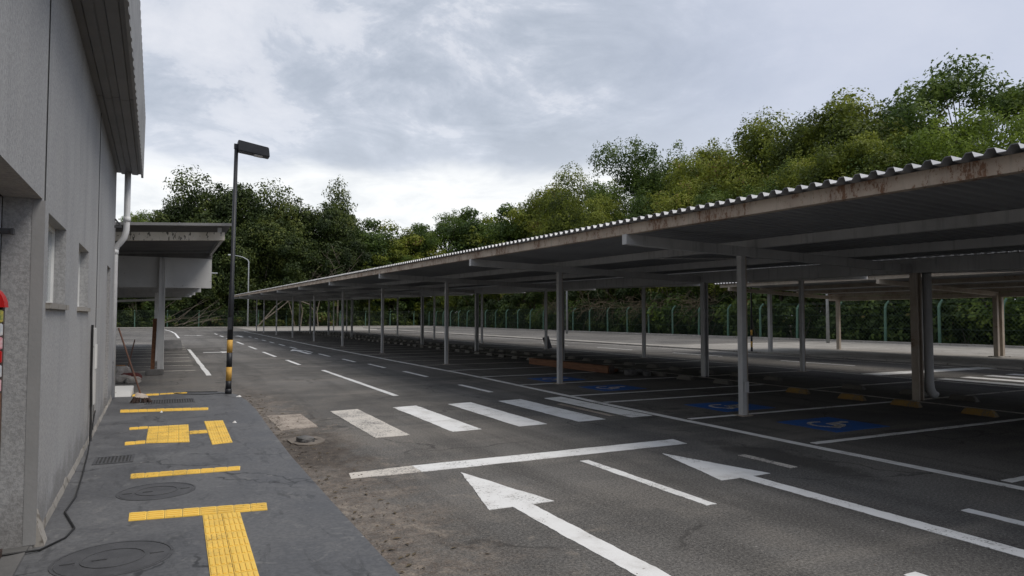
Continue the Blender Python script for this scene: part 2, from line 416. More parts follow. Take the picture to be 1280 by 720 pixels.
ZP = .004
def flat(name, pts, m, z=ZP, parent=lot, base=None):
    cx = sum(p[0] for p in pts)/len(pts); cy = sum(p[1] for p in pts)/len(pts)
    dist = math.hypot(cx,cy); step = .05 if dist < 12 else .2
    if dist < 30:
        out = []
        for (x0,y0),(x1,y1) in zip(pts, pts[1:]+pts[:1]):
            L = math.hypot(x1-x0,y1-y0); n = max(1,int(L/step)); nx, ny = (y1-y0)/max(L,1e-6), -(x1-x0)/max(L,1e-6)
            for k in range(n):
                px, py = x0+(x1-x0)*k/n, y0+(y1-y0)*k/n
                j = 0 if k == 0 else .010*noise.noise(Vector((px*14,py*14,3)))+.012*noise.noise(Vector((px*3,py*3,7)))
                out.append((px+nx*j, py+ny*j))
        pts = out
    mb = MB(); mb.prism(pts, (base if base is not None else z-.02), z)
    return mb.build(name, m, parent)
def strip(name, a, c, w, m, z=ZP):
    a = Vector((*a,0)); c = Vector((*c,0)); d = (c-a).normalized(); s = Vector((-d.y,d.x,0))*w/2
    return flat(name, [tuple((a-s).xy),tuple((c-s).xy),tuple((c+s).xy),tuple((a+s).xy)], m, z)
def wobble_strip(name, pts, w, m, z=ZP):
    """long painted line following pts, edges slightly uneven"""
    L = []; Rr = []
    dense = []
    for (x0,y0),(x1,y1) in zip(pts, pts[1:]):
        n = max(1, int(math.hypot(x1-x0,y1-y0)/.8))
        dense += [(x0+(x1-x0)*k/n, y0+(y1-y0)*k/n) for k in range(n)]
    dense.append(pts[-1])
    for i,(x,y) in enumerate(dense):
        a = dense[max(i-1,0)]; c = dense[min(i+1,len(dense)-1)]
        d = Vector((c[0]-a[0], c[1]-a[1])).normalized(); s = Vector((-d.y,d.x))
        j = random.uniform(-.012,.012); k = random.uniform(.94,1.06)*w/2
        L.append((x+s.x*(k+j), y+s.y*(k+j))); Rr.append((x-s.x*(k-j), y-s.y*(k-j)))
    mb = MB(); n = len(L)
    mb.v = [(x,y,z) for x,y in L]+[(x,y,z) for x,y in Rr]+[(x,y,z-.02) for x,y in L]+[(x,y,z-.02) for x,y in Rr]
    for i in range(n-1):
        mb.f.append((n+i, n+i+1, i+1, i))
        mb.f.append((i, i+1, 2*n+i+1, 2*n+i)); mb.f.append((n+i+1, n+i, 3*n+i, 3*n+i+1))
    return mb.build(name, m, lot)

# crosswalk
for x0,x1,m in ((1.42,1.95,'white_dusty'),(2.45,2.93,'white_worn'),(3.54,3.99,'white'),(4.58,5.06,'white'),(5.60,6.11,'white'),(6.60,7.02,'white')):
    flat('crosswalk_stripe', [(x0,8.93 if x0>2 else 10.1),(x1,8.95 if x0>2 else 10.2),(x1,11.84 if x0>2 else 11.66),(x0,11.78 if x0>2 else 11.7)], M[m])
strip('lane_dash', (6.42,9.2),(6.42,10.9), .1, M['white_dusty'])
flat('stop_line', [(2.35,6.78),(5.86,6.78),(5.9,7.1),(2.35,7.1)], M['white'])
flat('stop_line', [(1.62,6.80),(2.35,6.78),(2.35,7.1),(1.66,7.05)], M['white_worn'])
# near arrows (pointing away)
def arrow(tipx, tipy, halfw, headlen, shaftw, tail, m='white', sx=0):
    y1 = tipy-headlen
    return flat('lane_arrow', [(tipx,tipy),(tipx-halfw,y1),(tipx-shaftw/2+sx,y1),(tipx-shaftw/2+sx,tail),(tipx+shaftw/2+sx,tail),(tipx+shaftw/2+sx,y1),(tipx+halfw,y1)], M[m])
arrow(2.70, 6.58, .31, 1.38, .19, 1.6)
arrow(5.18, 6.42, .33, 1.30, .17, 1.4)
arrow(5.40, 34.9, .36, 1.6, .2, 30.3)
arrow(5.10, 62.0, .36, 1.6, .2, 57.5)
def arrow_side(x0, x1, y):
    flat('turn_arrow', [(x0,y-.16),(x1-.5,y-.16),(x1-.55,y-.62),(x1,y),(x1-.55,y+.62),(x1-.5,y+.16),(x0,y+.16)], M['white'])
arrow_side(1.35, 2.62, 33.6); arrow_side(1.1, 2.6, 64.5)
# lane dashes
for x,a,c,w in ((4.15,4.5,6.5,.115),(4.15,.6,2.76,.115),(4.12,13.5,20.9,.115),(3.88,23.6,26.4,.12),(3.80,28.8,32.9,.12),(3.83,35.9,39.5,.12),(3.82,42.5,47.0,.13),(3.8,51,55,.13),(3.8,59,63,.13),(3.8,67,71,.13)):
    strip('lane_dash', (x,a),(x,c), w, M['white'])
for x,a,c in ((5.95,5.2,5.95),(5.93,1.2,3.45),(6.13,13.25,15.0),(6.16,17.4,19.4),(6.05,21,22.95),(5.88,24.2,26.1),(5.78,28.0,30.2),(5.72,31.5,33.6),(5.7,35.6,37.7),(5.7,39.6,41.8),(5.7,44,46),(5.7,48,50),(5.7,52.5,54.5),(5.7,57,59)):
    strip('lane_dash', (x,a),(x,c), .11, M['white_worn' if 3 < a < 6 else 'white'])
# long edge lines and bay lines
wobble_strip('edge_line', [(7.14,-6),(7.12,6),(7.16,10),(7.3,14),(7.4,18),(7.3,24),(7.2,40),(7.25,80)], .13, M['white'])
wobble_strip('edge_line', [(17.2,-6),(17.2,79)], .11, M['white_worn'])
wobble_strip('bay_line', [(12.66,-6),(12.66,78)], .1, M['white_worn'])
wobble_strip('edge_line', [(.98,20.4),(.84,37)], .13, M['white'])
wobble_strip('edge_line', [(.6,57),(.45,72),(.1,84),(-.6,95)], .16, M['white'])
wobble_strip('lane_line', [(22.4,-6),(22.4,70)], .1, M['white_worn'])
BAY = [-3.3,-.9,1.5,3.85,6.08,8.39,10.72,11.89,14.31,16.7]
while BAY[-1] < 76: BAY.append(BAY[-1]+2.4)
for y in BAY:
    strip('bay_line', (7.3,y),(12.55,y-.03), .1, M['white' if y < 20 else 'white_worn'])
    if abs(y-11.89) > .1:
        strip('bay_line', (12.77,y-.05),(17.1,y), .09, M['white_worn'])
for k in range(13):
    y = 22.6+2.4*k
    strip('bay_line', (-5.5,y),(.7,y), .1, M['white_worn'])
# second aisle: stop line and zebra
flat('stop_line', [(17.4,12.3),(23,12.3),(23,12.85),(17.4,12.85)], M['white'])
for x in (17.85,18.9,19.95,21.0,22.05):
    flat('crosswalk_stripe', [(x-.22,8.6),(x+.22,8.6),(x+.22,10.9),(x-.22,10.9)], M['white'])
for a,c in ((15,18),(21,24),(27,30),(33,36)):
    strip('lane_dash', (20,a),(20,c), .11, M['white'])

# blue accessible panels with the wheelchair sign
def accessible(cx, cy, w=1.15, h=1.05):
    p = flat('accessible_bay_panel', [(cx-w/2,cy-h/2),(cx+w/2,cy-h/2),(cx+w/2,cy+h/2),(cx-w/2,cy+h/2)], M['blue'], ZP)
    s = MB(); z0, z1 = ZP-.01, ZP+.004
    S = .82
    def q(u, w_): return (cx+w_*S, cy-u*S)      # sign's up runs away from the lane
    def seg(pts, th):
        for (a,b_),(c,d) in zip(pts, pts[1:]):
            a = Vector(q(a,b_)); c = Vector(q(c,d)); dd = (c-a).normalized(); n = Vector((-dd.y,dd.x))*th/2; e = dd*th*.3
            s.prism([tuple(a-n-e),tuple(c-n+e),tuple(c+n+e),tuple(a+n-e)], z0, z1)
    hx, hy = q(-.07,.40); s.disc(hx, hy, .065, z0, z1, 20)
    seg([(-.07,.29),(-.04,-.02),(.17,-.04),(.25,-.28),(.33,-.25)], .085)
    seg([(-.055,.14),(.14,.12)], .06)
    ox, oy = q(-.02,-.13); s.ring(ox, oy, .20, .265, z0-.0008, z1-.0008, 30, R(60), R(325))
    s.build('wheelchair_symbol', M['white_worn'], p)
for c in ((8.85,7.03),(8.97,9.25),(8.95,12.85),(8.9,15.25)): accessible(*c)

# ------------------------------------------------------------------ sidewalk
SW = .04
sp = [(-30,15.75),(-30,-30),(1.25,-30),(1.27,4),(1.25,6),(1.24,8),(1.27,10),(1.32,12.3),(1.30,13.8),(1.22,14.8),(1.06,15.4),(.8,15.72)]
sw = MB(); sw.prism(sp, -.3, SW); sw = sw.build('sidewalk', M['sidewalk']); tag(sw, 'dark grey painted concrete sidewalk with yellow tactile strips', kind='structure')
def tactile(pts, nu, nv, ribs='u'):
    """strip of tactile tiles on quad pts (p00,p10,p11,p01), nu x nv tiles with raised bars"""
    P = [Vector((x*.975,y*.975,0)) for x,y in pts]
    def bl(u,v): return (P[0]*(1-u)+P[1]*u)*(1-v)+(P[3]*(1-u)+P[2]*u)*v
    z0 = SW-.01; zb = SW+.006; zt = SW+.011
    mb = MB()
    for i in range(nu):
        for j in range(nv):
            e = .012; u0, u1, v0, v1 = (i+e)/nu, (i+1-e)/nu, (j+e)/nv, (j+1-e)/nv
            b = len(mb.v); q = [bl(u0,v0),bl(u1,v0),bl(u1,v1),bl(u0,v1)]
            dz = random.uniform(-.0012,.0012)
            mb.hexa([(p.x,p.y,z0) for p in q]+[(p.x,p.y,zb+dz) for p in q])
            for k in range(4):
                c = (k+.5)/4
                if ribs == 'u':
                    a0, a1, b0, b1 = u0+(u1-u0)*.08, u0+(u1-u0)*.92, v0+(v1-v0)*(c-.07), v0+(v1-v0)*(c+.07)
                else:
                    a0, a1, b0, b1 = u0+(u1-u0)*(c-.07), u0+(u1-u0)*(c+.07), v0+(v1-v0)*.08, v0+(v1-v0)*.92
                q = [bl(a0,b0),bl(a1,b0),bl(a1,b1),bl(a0,b1)]
                mb.hexa([(p.x,p.y,zb-.002) for p in q]+[(p.x,p.y,zt+dz) for p in q])
    return mb.build('tactile_strip', M['yellow'], sw)
tactile([(-.265,6.18),(.75,6.02),(.77,6.25),(-.27,6.43)], 8, 1, 'u')
tactile([(.235,3.2),(.505,3.2),(.54,6.045),(.26,6.09)], 2, 16, 'v')
tactile([(-.325,7.78),(.68,7.70),(.70,7.89),(-.33,7.99)], 8, 1, 'u')
tactile([(-.25,9.86),(.25,9.70),(.27,11.26),(-.255,11.29)], 4, 6, 'v')
tactile([(-.49,11.12),(-.26,11.12),(-.26,11.32),(-.50,11.32)], 2, 1, 'u')
tactile([(-.48,9.82),(-.255,9.84),(-.255,10.05),(-.49,10.05)], 2, 1, 'u')
tactile([(.262,10.35),(.488,10.35),(.488,10.60),(.268,10.60)], 2, 1, 'u')
tactile([(.495,9.38),(.74,9.44),(.755,11.46),(.49,11.5)], 2, 8, 'v')
tactile([(-.72,13.17),(.61,12.88),(.63,13.20),(-.74,13.55)], 10, 1, 'u')
tactile([(-.66,15.72),(-.18,15.75),(-.18,16.05),(-.66,16.1)], 4, 1, 'u')
tactile([(-.17,15.85),(.34,15.9),(.35,16.08),(-.17,16.05)], 4, 1, 'u')

# manhole covers, grates
def manhole(cx, cy, r, label, sy=1.0):
    t = thing('manhole_cover', label, 'manhole cover', (cx,cy,SW))
    mb = MB(); mb.ring(0,0,r*.98,r*1.03,-.02,.004,48,sy=sy); mb.build('frame', M['iron'], t)
    mb = MB(); mb.disc(0,0,r*.96,-.02,.003,48); mb.build('lid', M['iron'], t)
    mb = MB(); mb.ring(0,0,r*.52,r*.55,-.01,.007,40); mb.box(-r*.35,-r*.1,-r*.05,r*.05,-.01,.009); mb.box(r*.62,r*.86,-r*.05,r*.05,-.01,.009); mb.box(-r*.86,-r*.62,-r*.05,r*.05,-.01,.009)
    mb.build('raised_pattern', M['iron'], t)
manhole(-.08, 6.95, .31, 'round painted-over manhole cover between the two nearest yellow strips')
manhole(-.30, 5.16, .34, 'large round manhole cover left of the yellow path in the near foreground')
def grate(cx, cy, lx, ly, n, label):
    t = thing('drain_grate', label, 'drain grate', (cx,cy,SW))
    mb = MB(); mb.box(-lx/2,lx/2,-ly/2,-ly/2+.03,-.03,.008).box(-lx/2,lx/2,ly/2-.03,ly/2,-.03,.008).box(-lx/2,-lx/2+.03,-ly/2+.03,ly/2-.03,-.03,.008).box(lx/2-.03,lx/2,-ly/2+.03,ly/2-.03,-.03,.008)
    mb.build('frame', M['iron'], t)
    mb = MB(); mb.box(-lx/2+.03,lx/2-.03,-ly/2+.03,ly/2-.03,-.03,.001); mb.build('pit_shade', M['dark_gap'], t)  # shallow dark slab painted as the shade below the bars
    mb = MB()
    for k in range(n):
        x = -lx/2+.03+(lx-.06)*(k+.5)/n
        mb.box(x-(lx-.06)/n*.22,x+(lx-.06)/n*.22,-ly/2+.03,ly/2-.03,-.02,.006)
    mb.build('bars', M['iron'], t)
grate(-.52, 8.66, .38, .42, 9, 'small square drain grate on the sidewalk close to the grey wall')
grate(.02, 14.15, .82, .62, 18, 'wide dark drain grate beside the broom head')

# ------------------------------------------------------------------ building (local x = out of the wall, y = along the wall)
bld = thing('commercial_building', 'grey plastered two-storey building with small windows and metal eave on the left', 'building', (-.81,6.0,0), R(1.03))
WE, T, ZT = 9.0, .22, 5.2      # far end, wall thickness, wall height
wall = MB()
def wseg(y0,y1,z0,z1): wall.box(-T,0,y0,y1,z0,z1)
SO = 4.36
wseg(-14,-4.6,0,ZT); wseg(-4.6,-.38,2.41,ZT); wseg(-.38,-.05,0,ZT)
wseg(-.05,1.08,0,1.69); wseg(-.05,1.08,2.36,ZT); wseg(1.08,2.2,0,ZT)
wseg(2.2,3.38,0,1.69); wseg(2.2,3.38,2.36,ZT); wseg(3.38,6.85,0,ZT)
wseg(6.85,7.75,2.44,ZT); wseg(7.75,WE,0,ZT)
wall.box(-12,-T,WE-T,WE,0,ZT); wall.box(-12,-T,-14,-14+T,0,ZT); wall.box(-12-T,-12,-14,WE,0,ZT)
# merge coplanar seams visually: one welded mesh
wo = wall.build('wall', M['plaster'], bld)
bm = bmesh.new(); bm.from_mesh(wo.data); bmesh.ops.remove_doubles(bm, verts=bm.verts, dist=.0005)
seen = {}; kill = []
for f in bm.faces:
    key = tuple(sorted(v.index for v in f.verts))
    if key in seen: kill += [f, seen[key]]
    else: seen[key] = f
bmesh.ops.delete(bm, geom=list(set(kill)), context='FACES_ONLY'); bm.to_mesh(wo.data); bm.free()
rf = MB(); rf.box(-12.3,.05,-14.2,WE,ZT,ZT+.25); rf.build('roof', M['concrete_dark'], bld)
# interior seen through the open shutter
rm = MB(); rm.box(-5,-T,-6,3,-.02,.05); rm.box(-5.2,-5,-6,3,0,3.2); rm.box(-5,-T-.01,-6.2,-6,0,3.2); rm.box(-5,-T-.01,-.01,.19,0,3.2) ; rm.box(-5,-T-.01,-6,3,3.2,3.3)
rm.build('interior', M['room'], bld)
# door step, skirting, reveal strips
st = MB(); st.box(-T-.02,-.02,-4.6,-.38,0,.062); st.build('threshold', M['concrete_dark'], bld)
rv = MB(); rv.box(-.055,.018,-.383,-.372,.065,2.40); rv.build('corner_bead', M['plaster_smooth'], bld)
jb = MB(); jb.box(-.30,-.225,-.384,-.33,.066,2.408); jb.build('door_jamb', M['brownframe'], bld)
for y in (-.28, 4.66):
    j = MB(); j.box(-.01,.006,y-.011,y+.011,.05,SO); j.build('expansion_joint', M['dark_gap'], bld)
# splash of render at the foot of the wall
sk = MB(); pts = []
b0 = len(sk.v); n = 60
for k in range(n+1):
    y = -.36+(WE+.32)*k/n
    w = .012+.02*abs(noise.noise((y*2.1,3,1)))+(.05 if k < 2 else 0); h = .05+.07*abs(noise.noise((y*3.7,1,5)))+(.16 if k < 2 else 0)
    if 6.85 < y < 7.75: h = .02
    sk.v += [(-.02,y,SW-.02),(w,y,SW-.02),(w,y,SW+.008),(.003,y,SW+h),(-.02,y,SW+h)]
for k in range(n):
    for q in range(4):
        i = b0+5*k+q; sk.f.append((i,i+1,i+6,i+5))
sk.f.append(tuple(b0+q for q in (4,3,2,1,0))); sk.f.append(tuple(b0+5*n+q for q in range(5)))
sk.build('mortar_skirt', M['concrete'], bld)
# roller shutter, half open
rs = MB(); 
rs.box(-.60,-.26,-4.55,-.44,2.35,2.75)
for k in range(5):
    z = 2.32-.075*k
    rs.hexa([(-.255,-4.55,z-.068),(-.232,-4.55,z-.06),(-.232,-.41,z-.06),(-.255,-.41,z-.068),(-.255,-4.55,z),(-.243,-4.55,z),(-.243,-.41,z),(-.255,-.41,z)])
rs = rs.build('roller_shutter', M['shutter'], bld)
gd = MB(); gd.box(-.27,-.225,-.41,-.385,.06,2.405); gd.build('guide_rail', M['galv'], rs)
gd = MB(); gd.tube([(-.225,-.44,2.17),(-.15,-.44,2.17)], .02); gd.box(-.16,-.145,-.47,-.41,2.15,2.19); gd.build('lock', M['iron'], rs)
# windows
def window(y0, y1, z0=1.69, z1=2.36):
    w = MB(); a = .035; x0, x1 = -.125, -.085
    w.box(x0,x1,y0,y0+a,z0,z1).box(x0,x1,y1-a,y1,z0,z1).box(x0,x1,y0+a,y1-a,z0,z0+a).box(x0,x1,y0+a,y1-a,z1-a,z1)
    ym = (y0+y1)/2; w.box(x0+.005,x1+.006,ym-.02,ym+.02,z0+a,z1-a)
    o = w.build('window', M['white_frame'], bld)
    p = MB(); p.box(-.108,-.102,y0+a,y1-a,z0+a,z1-a); p.build('pane', M['glass'], o)
    s = MB(); s.box(-.085,.03,y0-.04,y1+.06,z0-.03,z0+.012); s.build('sill', M['concrete'], o)
window(-.05,1.08); window(2.2,3.38)
dr = MB(); dr.box(-.17,-.12,6.85,7.75,.05,2.44); dr = dr.build('door', M['brownframe'], bld)
h = MB(); h.tube([(-.12,6.95,1.05),(-.06,6.95,1.05),(-.06,7.06,1.05)], .012); h.build('handle', M['galv'], dr)
# eave: folded metal soffit, joint, ribbed fascia
def eave_profile():
    return [(0,SO),(.07,SO),(.085,SO-.022),(.16,SO-.022),(.175,SO+.004),(.25,SO+.004),(.262,SO-.02),(.36,SO-.02),(.37,SO+.0),(.425,SO),(.425,SO+.05),(0,SO+.05)]
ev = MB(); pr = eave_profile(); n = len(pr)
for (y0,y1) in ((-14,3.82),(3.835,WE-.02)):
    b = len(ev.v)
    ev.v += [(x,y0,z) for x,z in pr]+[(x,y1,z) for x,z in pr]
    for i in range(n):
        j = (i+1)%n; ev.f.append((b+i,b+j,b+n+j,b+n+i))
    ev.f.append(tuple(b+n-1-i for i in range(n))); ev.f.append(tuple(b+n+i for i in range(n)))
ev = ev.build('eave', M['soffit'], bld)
fa = MB(); ys = []; y = -14
prof = []
while y < WE-.02:
    prof += [(y,.44),(y+.16,.44),(y+.18,.449),(y+.27,.449)]; y += .29
prof.append((WE-.02,.44))
b = len(fa.v)
for (yy,xx) in prof: fa.v += [(xx,yy,SO-.03),(xx+.015,yy,ZT+.35),(.41,yy,ZT+.35),(.41,yy,SO-.03)]
for i in range(len(prof)-1):
    q = b+4*i
    for k in range(4):
        k2 = (k+1)%4; fa.f.append((q+k,q+k2,q+4+k2,q+4+k))
fa.f.append((b+3,b+2,b+1,b)); q = b+4*(len(prof)-1); fa.f.append((q,q+1,q+2,q+3))
fa.build('fascia', M['fascia'], ev)
ec = MB(); ec.box(.0,.41,WE-.02,WE-.005,SO+.002,ZT+.3); ec.build('end_cap', M['fascia'], ev)
# downpipe
dp = MB(); dp.tube([(.19,8.93,SO+.02),(.19,8.93,3.42),(.185,8.94,3.26),(.155,8.96,3.12),(.09,9.0,3.02),(.03,9.045,2.95),(.0,9.06,2.85),(0,9.06,.05)], .055, 14)
dp = dp.build('downpipe', M['white_pvc'], bld, smooth=True)
for p in ((.19,8.93,3.42),(0.0,9.06,2.80)):
    c = MB(); c.tube([p,(p[0],p[1],p[2]+.09)], .064, 14); c.build('coupling', M['white_pvc'], dp, smooth=True)
br = MB(); br.box(0,.12,8.6,8.66,3.26,3.30); br.bar((0.01,8.63,3.42),(.11,8.63,3.29),.03); br.build('wall_bracket', M['iron'], bld)
# electrical conduit box on the wall
cd = MB(); cd.box(0,.05,3.95,4.20,.5,1.46); cd = cd.build('meter_duct', M['panel'], bld, bevel=.008)
c = MB(); c.box(.05,.062,3.99,4.16,.95,1.25); c.build('cover', M['white_frame'], cd)
c = MB(); c.tube([(.02,3.88,1.5),(.02,3.88,.9),(.03,3.86,.5),(.04,3.7,.1)], .014); c.build('hose', M['cable'], cd)

# red-topped display stand just inside the opening
ds = thing('display_stand', 'red-topped display stand of colourful packets inside the shutter opening', 'display stand', (-.988,5.33,.06))
mb = MB(); mb.box(-.20,.04,-.03,.03,.0,1.60); mb.build('back_board', M['brownframe'], ds)
mb = MB(); pts = [(-.20,1.60)]+[(-.06+.115*math.sin(a),1.60+.14*math.cos(a)) for a in [R(k) for k in range(-90,91,15)]]+[(.055,1.60)]
hd = MB(); b = 0; n = len(pts)
hd.v = [(x,-.07,z) for x,z in pts]+[(x,.05,z) for x,z in pts]
hd.f = [tuple(range(n)),tuple(range(2*n-1,n-1,-1))]+[(i,n+i,n+(i+1)%n,(i+1)%n) for i in range(n)]
hd.build('red_top', M['red'], ds)
for k,(z,m) in enumerate(((1.545,'pack_green'),(1.46,'pack_white'),(1.375,'pack_pink'),(1.29,'red'),(1.20,'pack_white'),(1.11,'pack_pink'))):
    p = MB()
    for q in range(3):
        p.box(-.19+.08*q,-.115+.08*q,-.06-.004*q,-.031,z-.041,z+.038)
    p.build('packet_row', M[m], ds, bevel=.006)
mb = MB(); mb.box(-.2,.05,-.16,.12,0,.05); mb.build('base', M['brownframe'], ds)
mb = MB(); mb.box(-.2,.045,-.065,-.03,.45,1.06); mb.build('lower_panel', M['wood'], ds)

# ------------------------------------------------------------------ carports
def corrugated(x0, z0, x1, z1, y0, y1, kz, yref, name, m, parent, pitch=.183, hgt=.048, th=.006):
    """trapezoid sheet, ribs run along x; z rises by kz per metre of y"""
    ys = []; y = y0
    while y < y1:
        ys += [(y,0),(y+pitch*.36,0),(y+pitch*.46,hgt),(y+pitch*.74,hgt)]
        y += pitch*.94
    mb = MB(); n = len(ys)
    for (yy,h) in ys:
        d = kz*(yy-yref)
        mb.v += [(x0,yy,z0+h+d),(x1,yy,z1+h+d),(x0,yy,z0+h+d+th),(x1,yy,z1+h+d+th)]
    for i in range(n-1):
        a = 4*i; c = a+4
        mb.f += [(a,a+1,c+1,c),(a+2,c+2,c+3,a+3),(a,c,c+2,a+2),(a+1,a+3,c+3,c+1)]
    mb.f += [(0,2,3,1),(4*n-4,4*n-3,4*n-1,4*n-2)]
    o = mb.build(name, m, parent)
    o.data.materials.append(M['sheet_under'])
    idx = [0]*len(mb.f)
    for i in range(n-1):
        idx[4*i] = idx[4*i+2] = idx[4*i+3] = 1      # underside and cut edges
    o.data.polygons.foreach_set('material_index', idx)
    return o

FR = [2.3,8.3,14.15,21.65,29.45,37.2,45.4,54.1,63.0,72.1,78.5]
KZ = .0125
def dz(y): return KZ*(y-8.3)
carport = thing('double_carport', 'long grey steel double carport with corrugated roof and rusty front beam', 'carport', (0,0,0))
def arm_bottom(x): return 2.595-.035*(x-8.35) if x < 12.9 else 2.44+.04*(x-12.9)
for y in FR:
    d = dz(y)
    # front arm
    for (xa,xb) in ((6.02,12.72),(13.10,19.5)):
        mb = MB(); za, zb = arm_bottom(xa)+d, arm_bottom(xb)+d
        w = .055
        mb.hexa([(xa,y-w,za),(xb,y-w,zb),(xb,y+w,zb),(xa,y+w,za),(xa,y-w,za+.15),(xb,y-w,zb+.15),(xb,y+w,zb+.15),(xa,y+w,za+.15)])
        mb.build('roof_arm', M['steel'], carport)
    for x,m in ((8.35,'steel'),(17.05 if 8 < y < 9 else 16.6,'steel')):
        mb = MB(); z1 = arm_bottom(x)+d
        mb.box(x-.05,x+.045,y-.05,y+.05,-.05,z1)
        po = mb.build('post', M[m], carport)
        mb = MB(); mb.box(x+.045,x+.057,y-.06,y+.06,.0,z1-.01).box(x-.11,x+.11,y-.11,y+.11,-.02,.012); mb.build('flange', M['steel_rust'], po)
    mb = MB(); z1 = 2.45+d
    mb.box(12.80,12.835,y-.07,y+.07,-.05,z1); mb.box(12.915,12.95,y-.07,y+.07,-.05,z1); mb.box(12.835,12.915,y-.01,y+.03,-.05,z1)
    mb.build('post', M['steel_rust' if y < 10 else 'steel'], carport)
# purlins along the rows
YA, YB = -4.0, 79.3
def purlin(x, zb, m, h=.145, w=.06, name='purlin'):
    mb = MB(); a, c = zb+dz(YA), zb+dz(YB)
    mb.hexa([(x-w/2,YA,a),(x+w/2,YA,a),(x+w/2,YB,c),(x-w/2,YB,c),(x-w/2,YA,a+h),(x+w/2,YA,a+h),(x+w/2,YB,c+h),(x-w/2,YB,c+h)])
    # lips of the folded section
    mb.hexa([(x+w/2,YA,a),(x+w/2+.05,YA,a),(x+w/2+.05,YB,c),(x+w/2,YB,c),(x+w/2,YA,a+.012),(x+w/2+.05,YA,a+.012),(x+w/2+.05,YB,c+.012),(x+w/2,YB,c+.012)])
    return mb.build(name, m, carport)
purlin(6.06, arm_bottom(6.06)+.151, M['steel_front'], name='front_beam')
for x in (8.66,10.8): purlin(x, arm_bottom(x)+.151, M['steel'])
for x in (15.0,17.3): purlin(x, arm_bottom(x)+.151, M['steel'])
purlin(19.42, arm_bottom(19.42)+.151, M['steel'], name='front_beam')
gu = MB()
def gbox(x0,x1,z0,z1):
    a, c = dz(YA), dz(YB)
    gu.hexa([(x0,YA,z0+a),(x1,YA,z0+a),(x1,YB,z0+c),(x0,YB,z0+c),(x0,YA,z1+a),(x1,YA,z1+a),(x1,YB,z1+c),(x0,YB,z1+c)])
gbox(12.72,13.10,2.45,2.47); gbox(12.70,12.72,2.44,2.70); gbox(13.10,13.12,2.44,2.70)
gu.build('valley_gutter', M['steel'], carport)
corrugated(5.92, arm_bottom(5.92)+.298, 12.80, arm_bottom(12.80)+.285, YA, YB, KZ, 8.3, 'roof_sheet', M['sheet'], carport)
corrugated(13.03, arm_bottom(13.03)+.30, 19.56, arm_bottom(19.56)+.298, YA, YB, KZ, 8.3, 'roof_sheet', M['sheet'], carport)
# downpipe on the nearest double post, small box on the nearest front post
dp = MB(); dp.tube([(13.07,8.2,2.44),(13.07,8.2,.34),(13.08,8.19,.22),(13.11,8.17,.13),(13.17,8.14,.09)], .08, 14); dp.build('downpipe', M['steel'], carport, smooth=True)
jb = MB(); jb.box(8.32,8.40,8.215,8.235,.38,.55); jb.build('junction_box', M['panel'], carport)
br = MB(); br.tube([(8.7,8.5,2.74),(11.0,11.0,2.70+dz(11))], .012, 6); br.tube([(8.7,11.0,2.74+dz(11)),(11.0,8.5,2.66)], .012, 6); br.build('cross_brace', M['steel'], carport)

# third carport across the second aisle
car3 = thing('single_carport', 'shorter rust-stained carport standing across the second aisle by the fence', 'carport', (0,0,0))
for y in (-6,1,8,15.1,22.0):
    mb = MB(); mb.hexa([(21.4,y-.06,2.72),(28.4,y-.06,2.40),(28.4,y+.06,2.40),(21.4,y+.06,2.72),(21.4,y-.06,2.87),(28.4,y-.06,2.55),(28.4,y+.06,2.55),(21.4,y+.06,2.87)]); mb.build('roof_arm', M['steel_rust'], car3)
    mb = MB(); mb.box(23.74,23.88,y-.07,y+.07,.0,2.60); mb.build('post', M['steel'], car3)
    mb = MB(); mb.box(28.2,28.32,y-.08,y+.08,.0,2.41)
    if y < 20: mb.box(28.52,28.66,y-.08,y+.08,.0,2.41)
    mb.build('post', M['steel_rust'], car3)
    if y < 20:
        mb = MB(); mb.box(28.05,28.8,y-.25,y+.25,-.05,.1); mb.build('footing', M['concrete'], car3, bevel=.03)
for x,z in ((21.5,2.87),(23.9,2.76),(26.2,2.655),(28.35,2.555)):
    mb = MB(); mb.box(x-.03,x+.03,-9,22.6,z,z+.14); mb.build('purlin', M['steel_rust'], car3)
mb = MB(); mb.box(28.38,28.75,-9,22.6,2.36,2.54); mb.build('gutter', M['steel_rust'], car3)
corrugated(21.3, 3.02, 28.6, 2.69, -9, 22.7, 0, 0, 'roof_sheet', M['sheet'], car3)

# left carport behind the building with the pale end panel
car4 = thing('end_panel_carport', 'carport closed by a big pale grey end panel beyond the building corner', 'carport', (0,0,0))
for y in (21.62,28,34.5,41):
    d = .012*(y-21.6)
    mb = MB(); mb.hexa([(-6,y-.06,2.30+d),(1.0,y-.06,2.44+d),(1.0,y+.06,2.44+d),(-6,y+.06,2.30+d),(-6,y-.06,2.45+d),(1.0,y-.06,2.59+d),(1.0,y+.06,2.59+d),(-6,y+.06,2.45+d)])
    mb.build('roof_arm', M['steel'], car4)
    mb = MB(); mb.box(-5.6,-5.48,y-.06,y+.06,-.05,2.2+d); mb.build('post', M['steel'], car4)
    if y > 22:
        mb = MB(); mb.box(-.52,-.40,y-.06,y+.06,-.05,2.40+d); mb.build('post', M['white_frame'], car4)
mb = MB(); mb.box(-.30,-.16,21.28,21.42,-.05,3.24); po = mb.build('post', M['steel'], car4)
mb = MB(); mb.box(-.16,-.145,21.27,21.43,0,3.2); mb.build('flange', M['white_frame'], po)
pn = MB(); pn.box(-6.2,1.04,21.44,21.54,2.42,3.27); pn.build('end_panel', M['panel'], car4)
pn = MB(); pn.box(-6.2,1.05,21.42,21.56,3.273,3.44); pn.build('panel_cap', M['concrete_dark'], car4)
pn = MB(); pn.tube([(1.04,21.5,2.86),(1.2,21.5,2.86)], .02); pn.build('stub_pipe', M['galv'], car4)
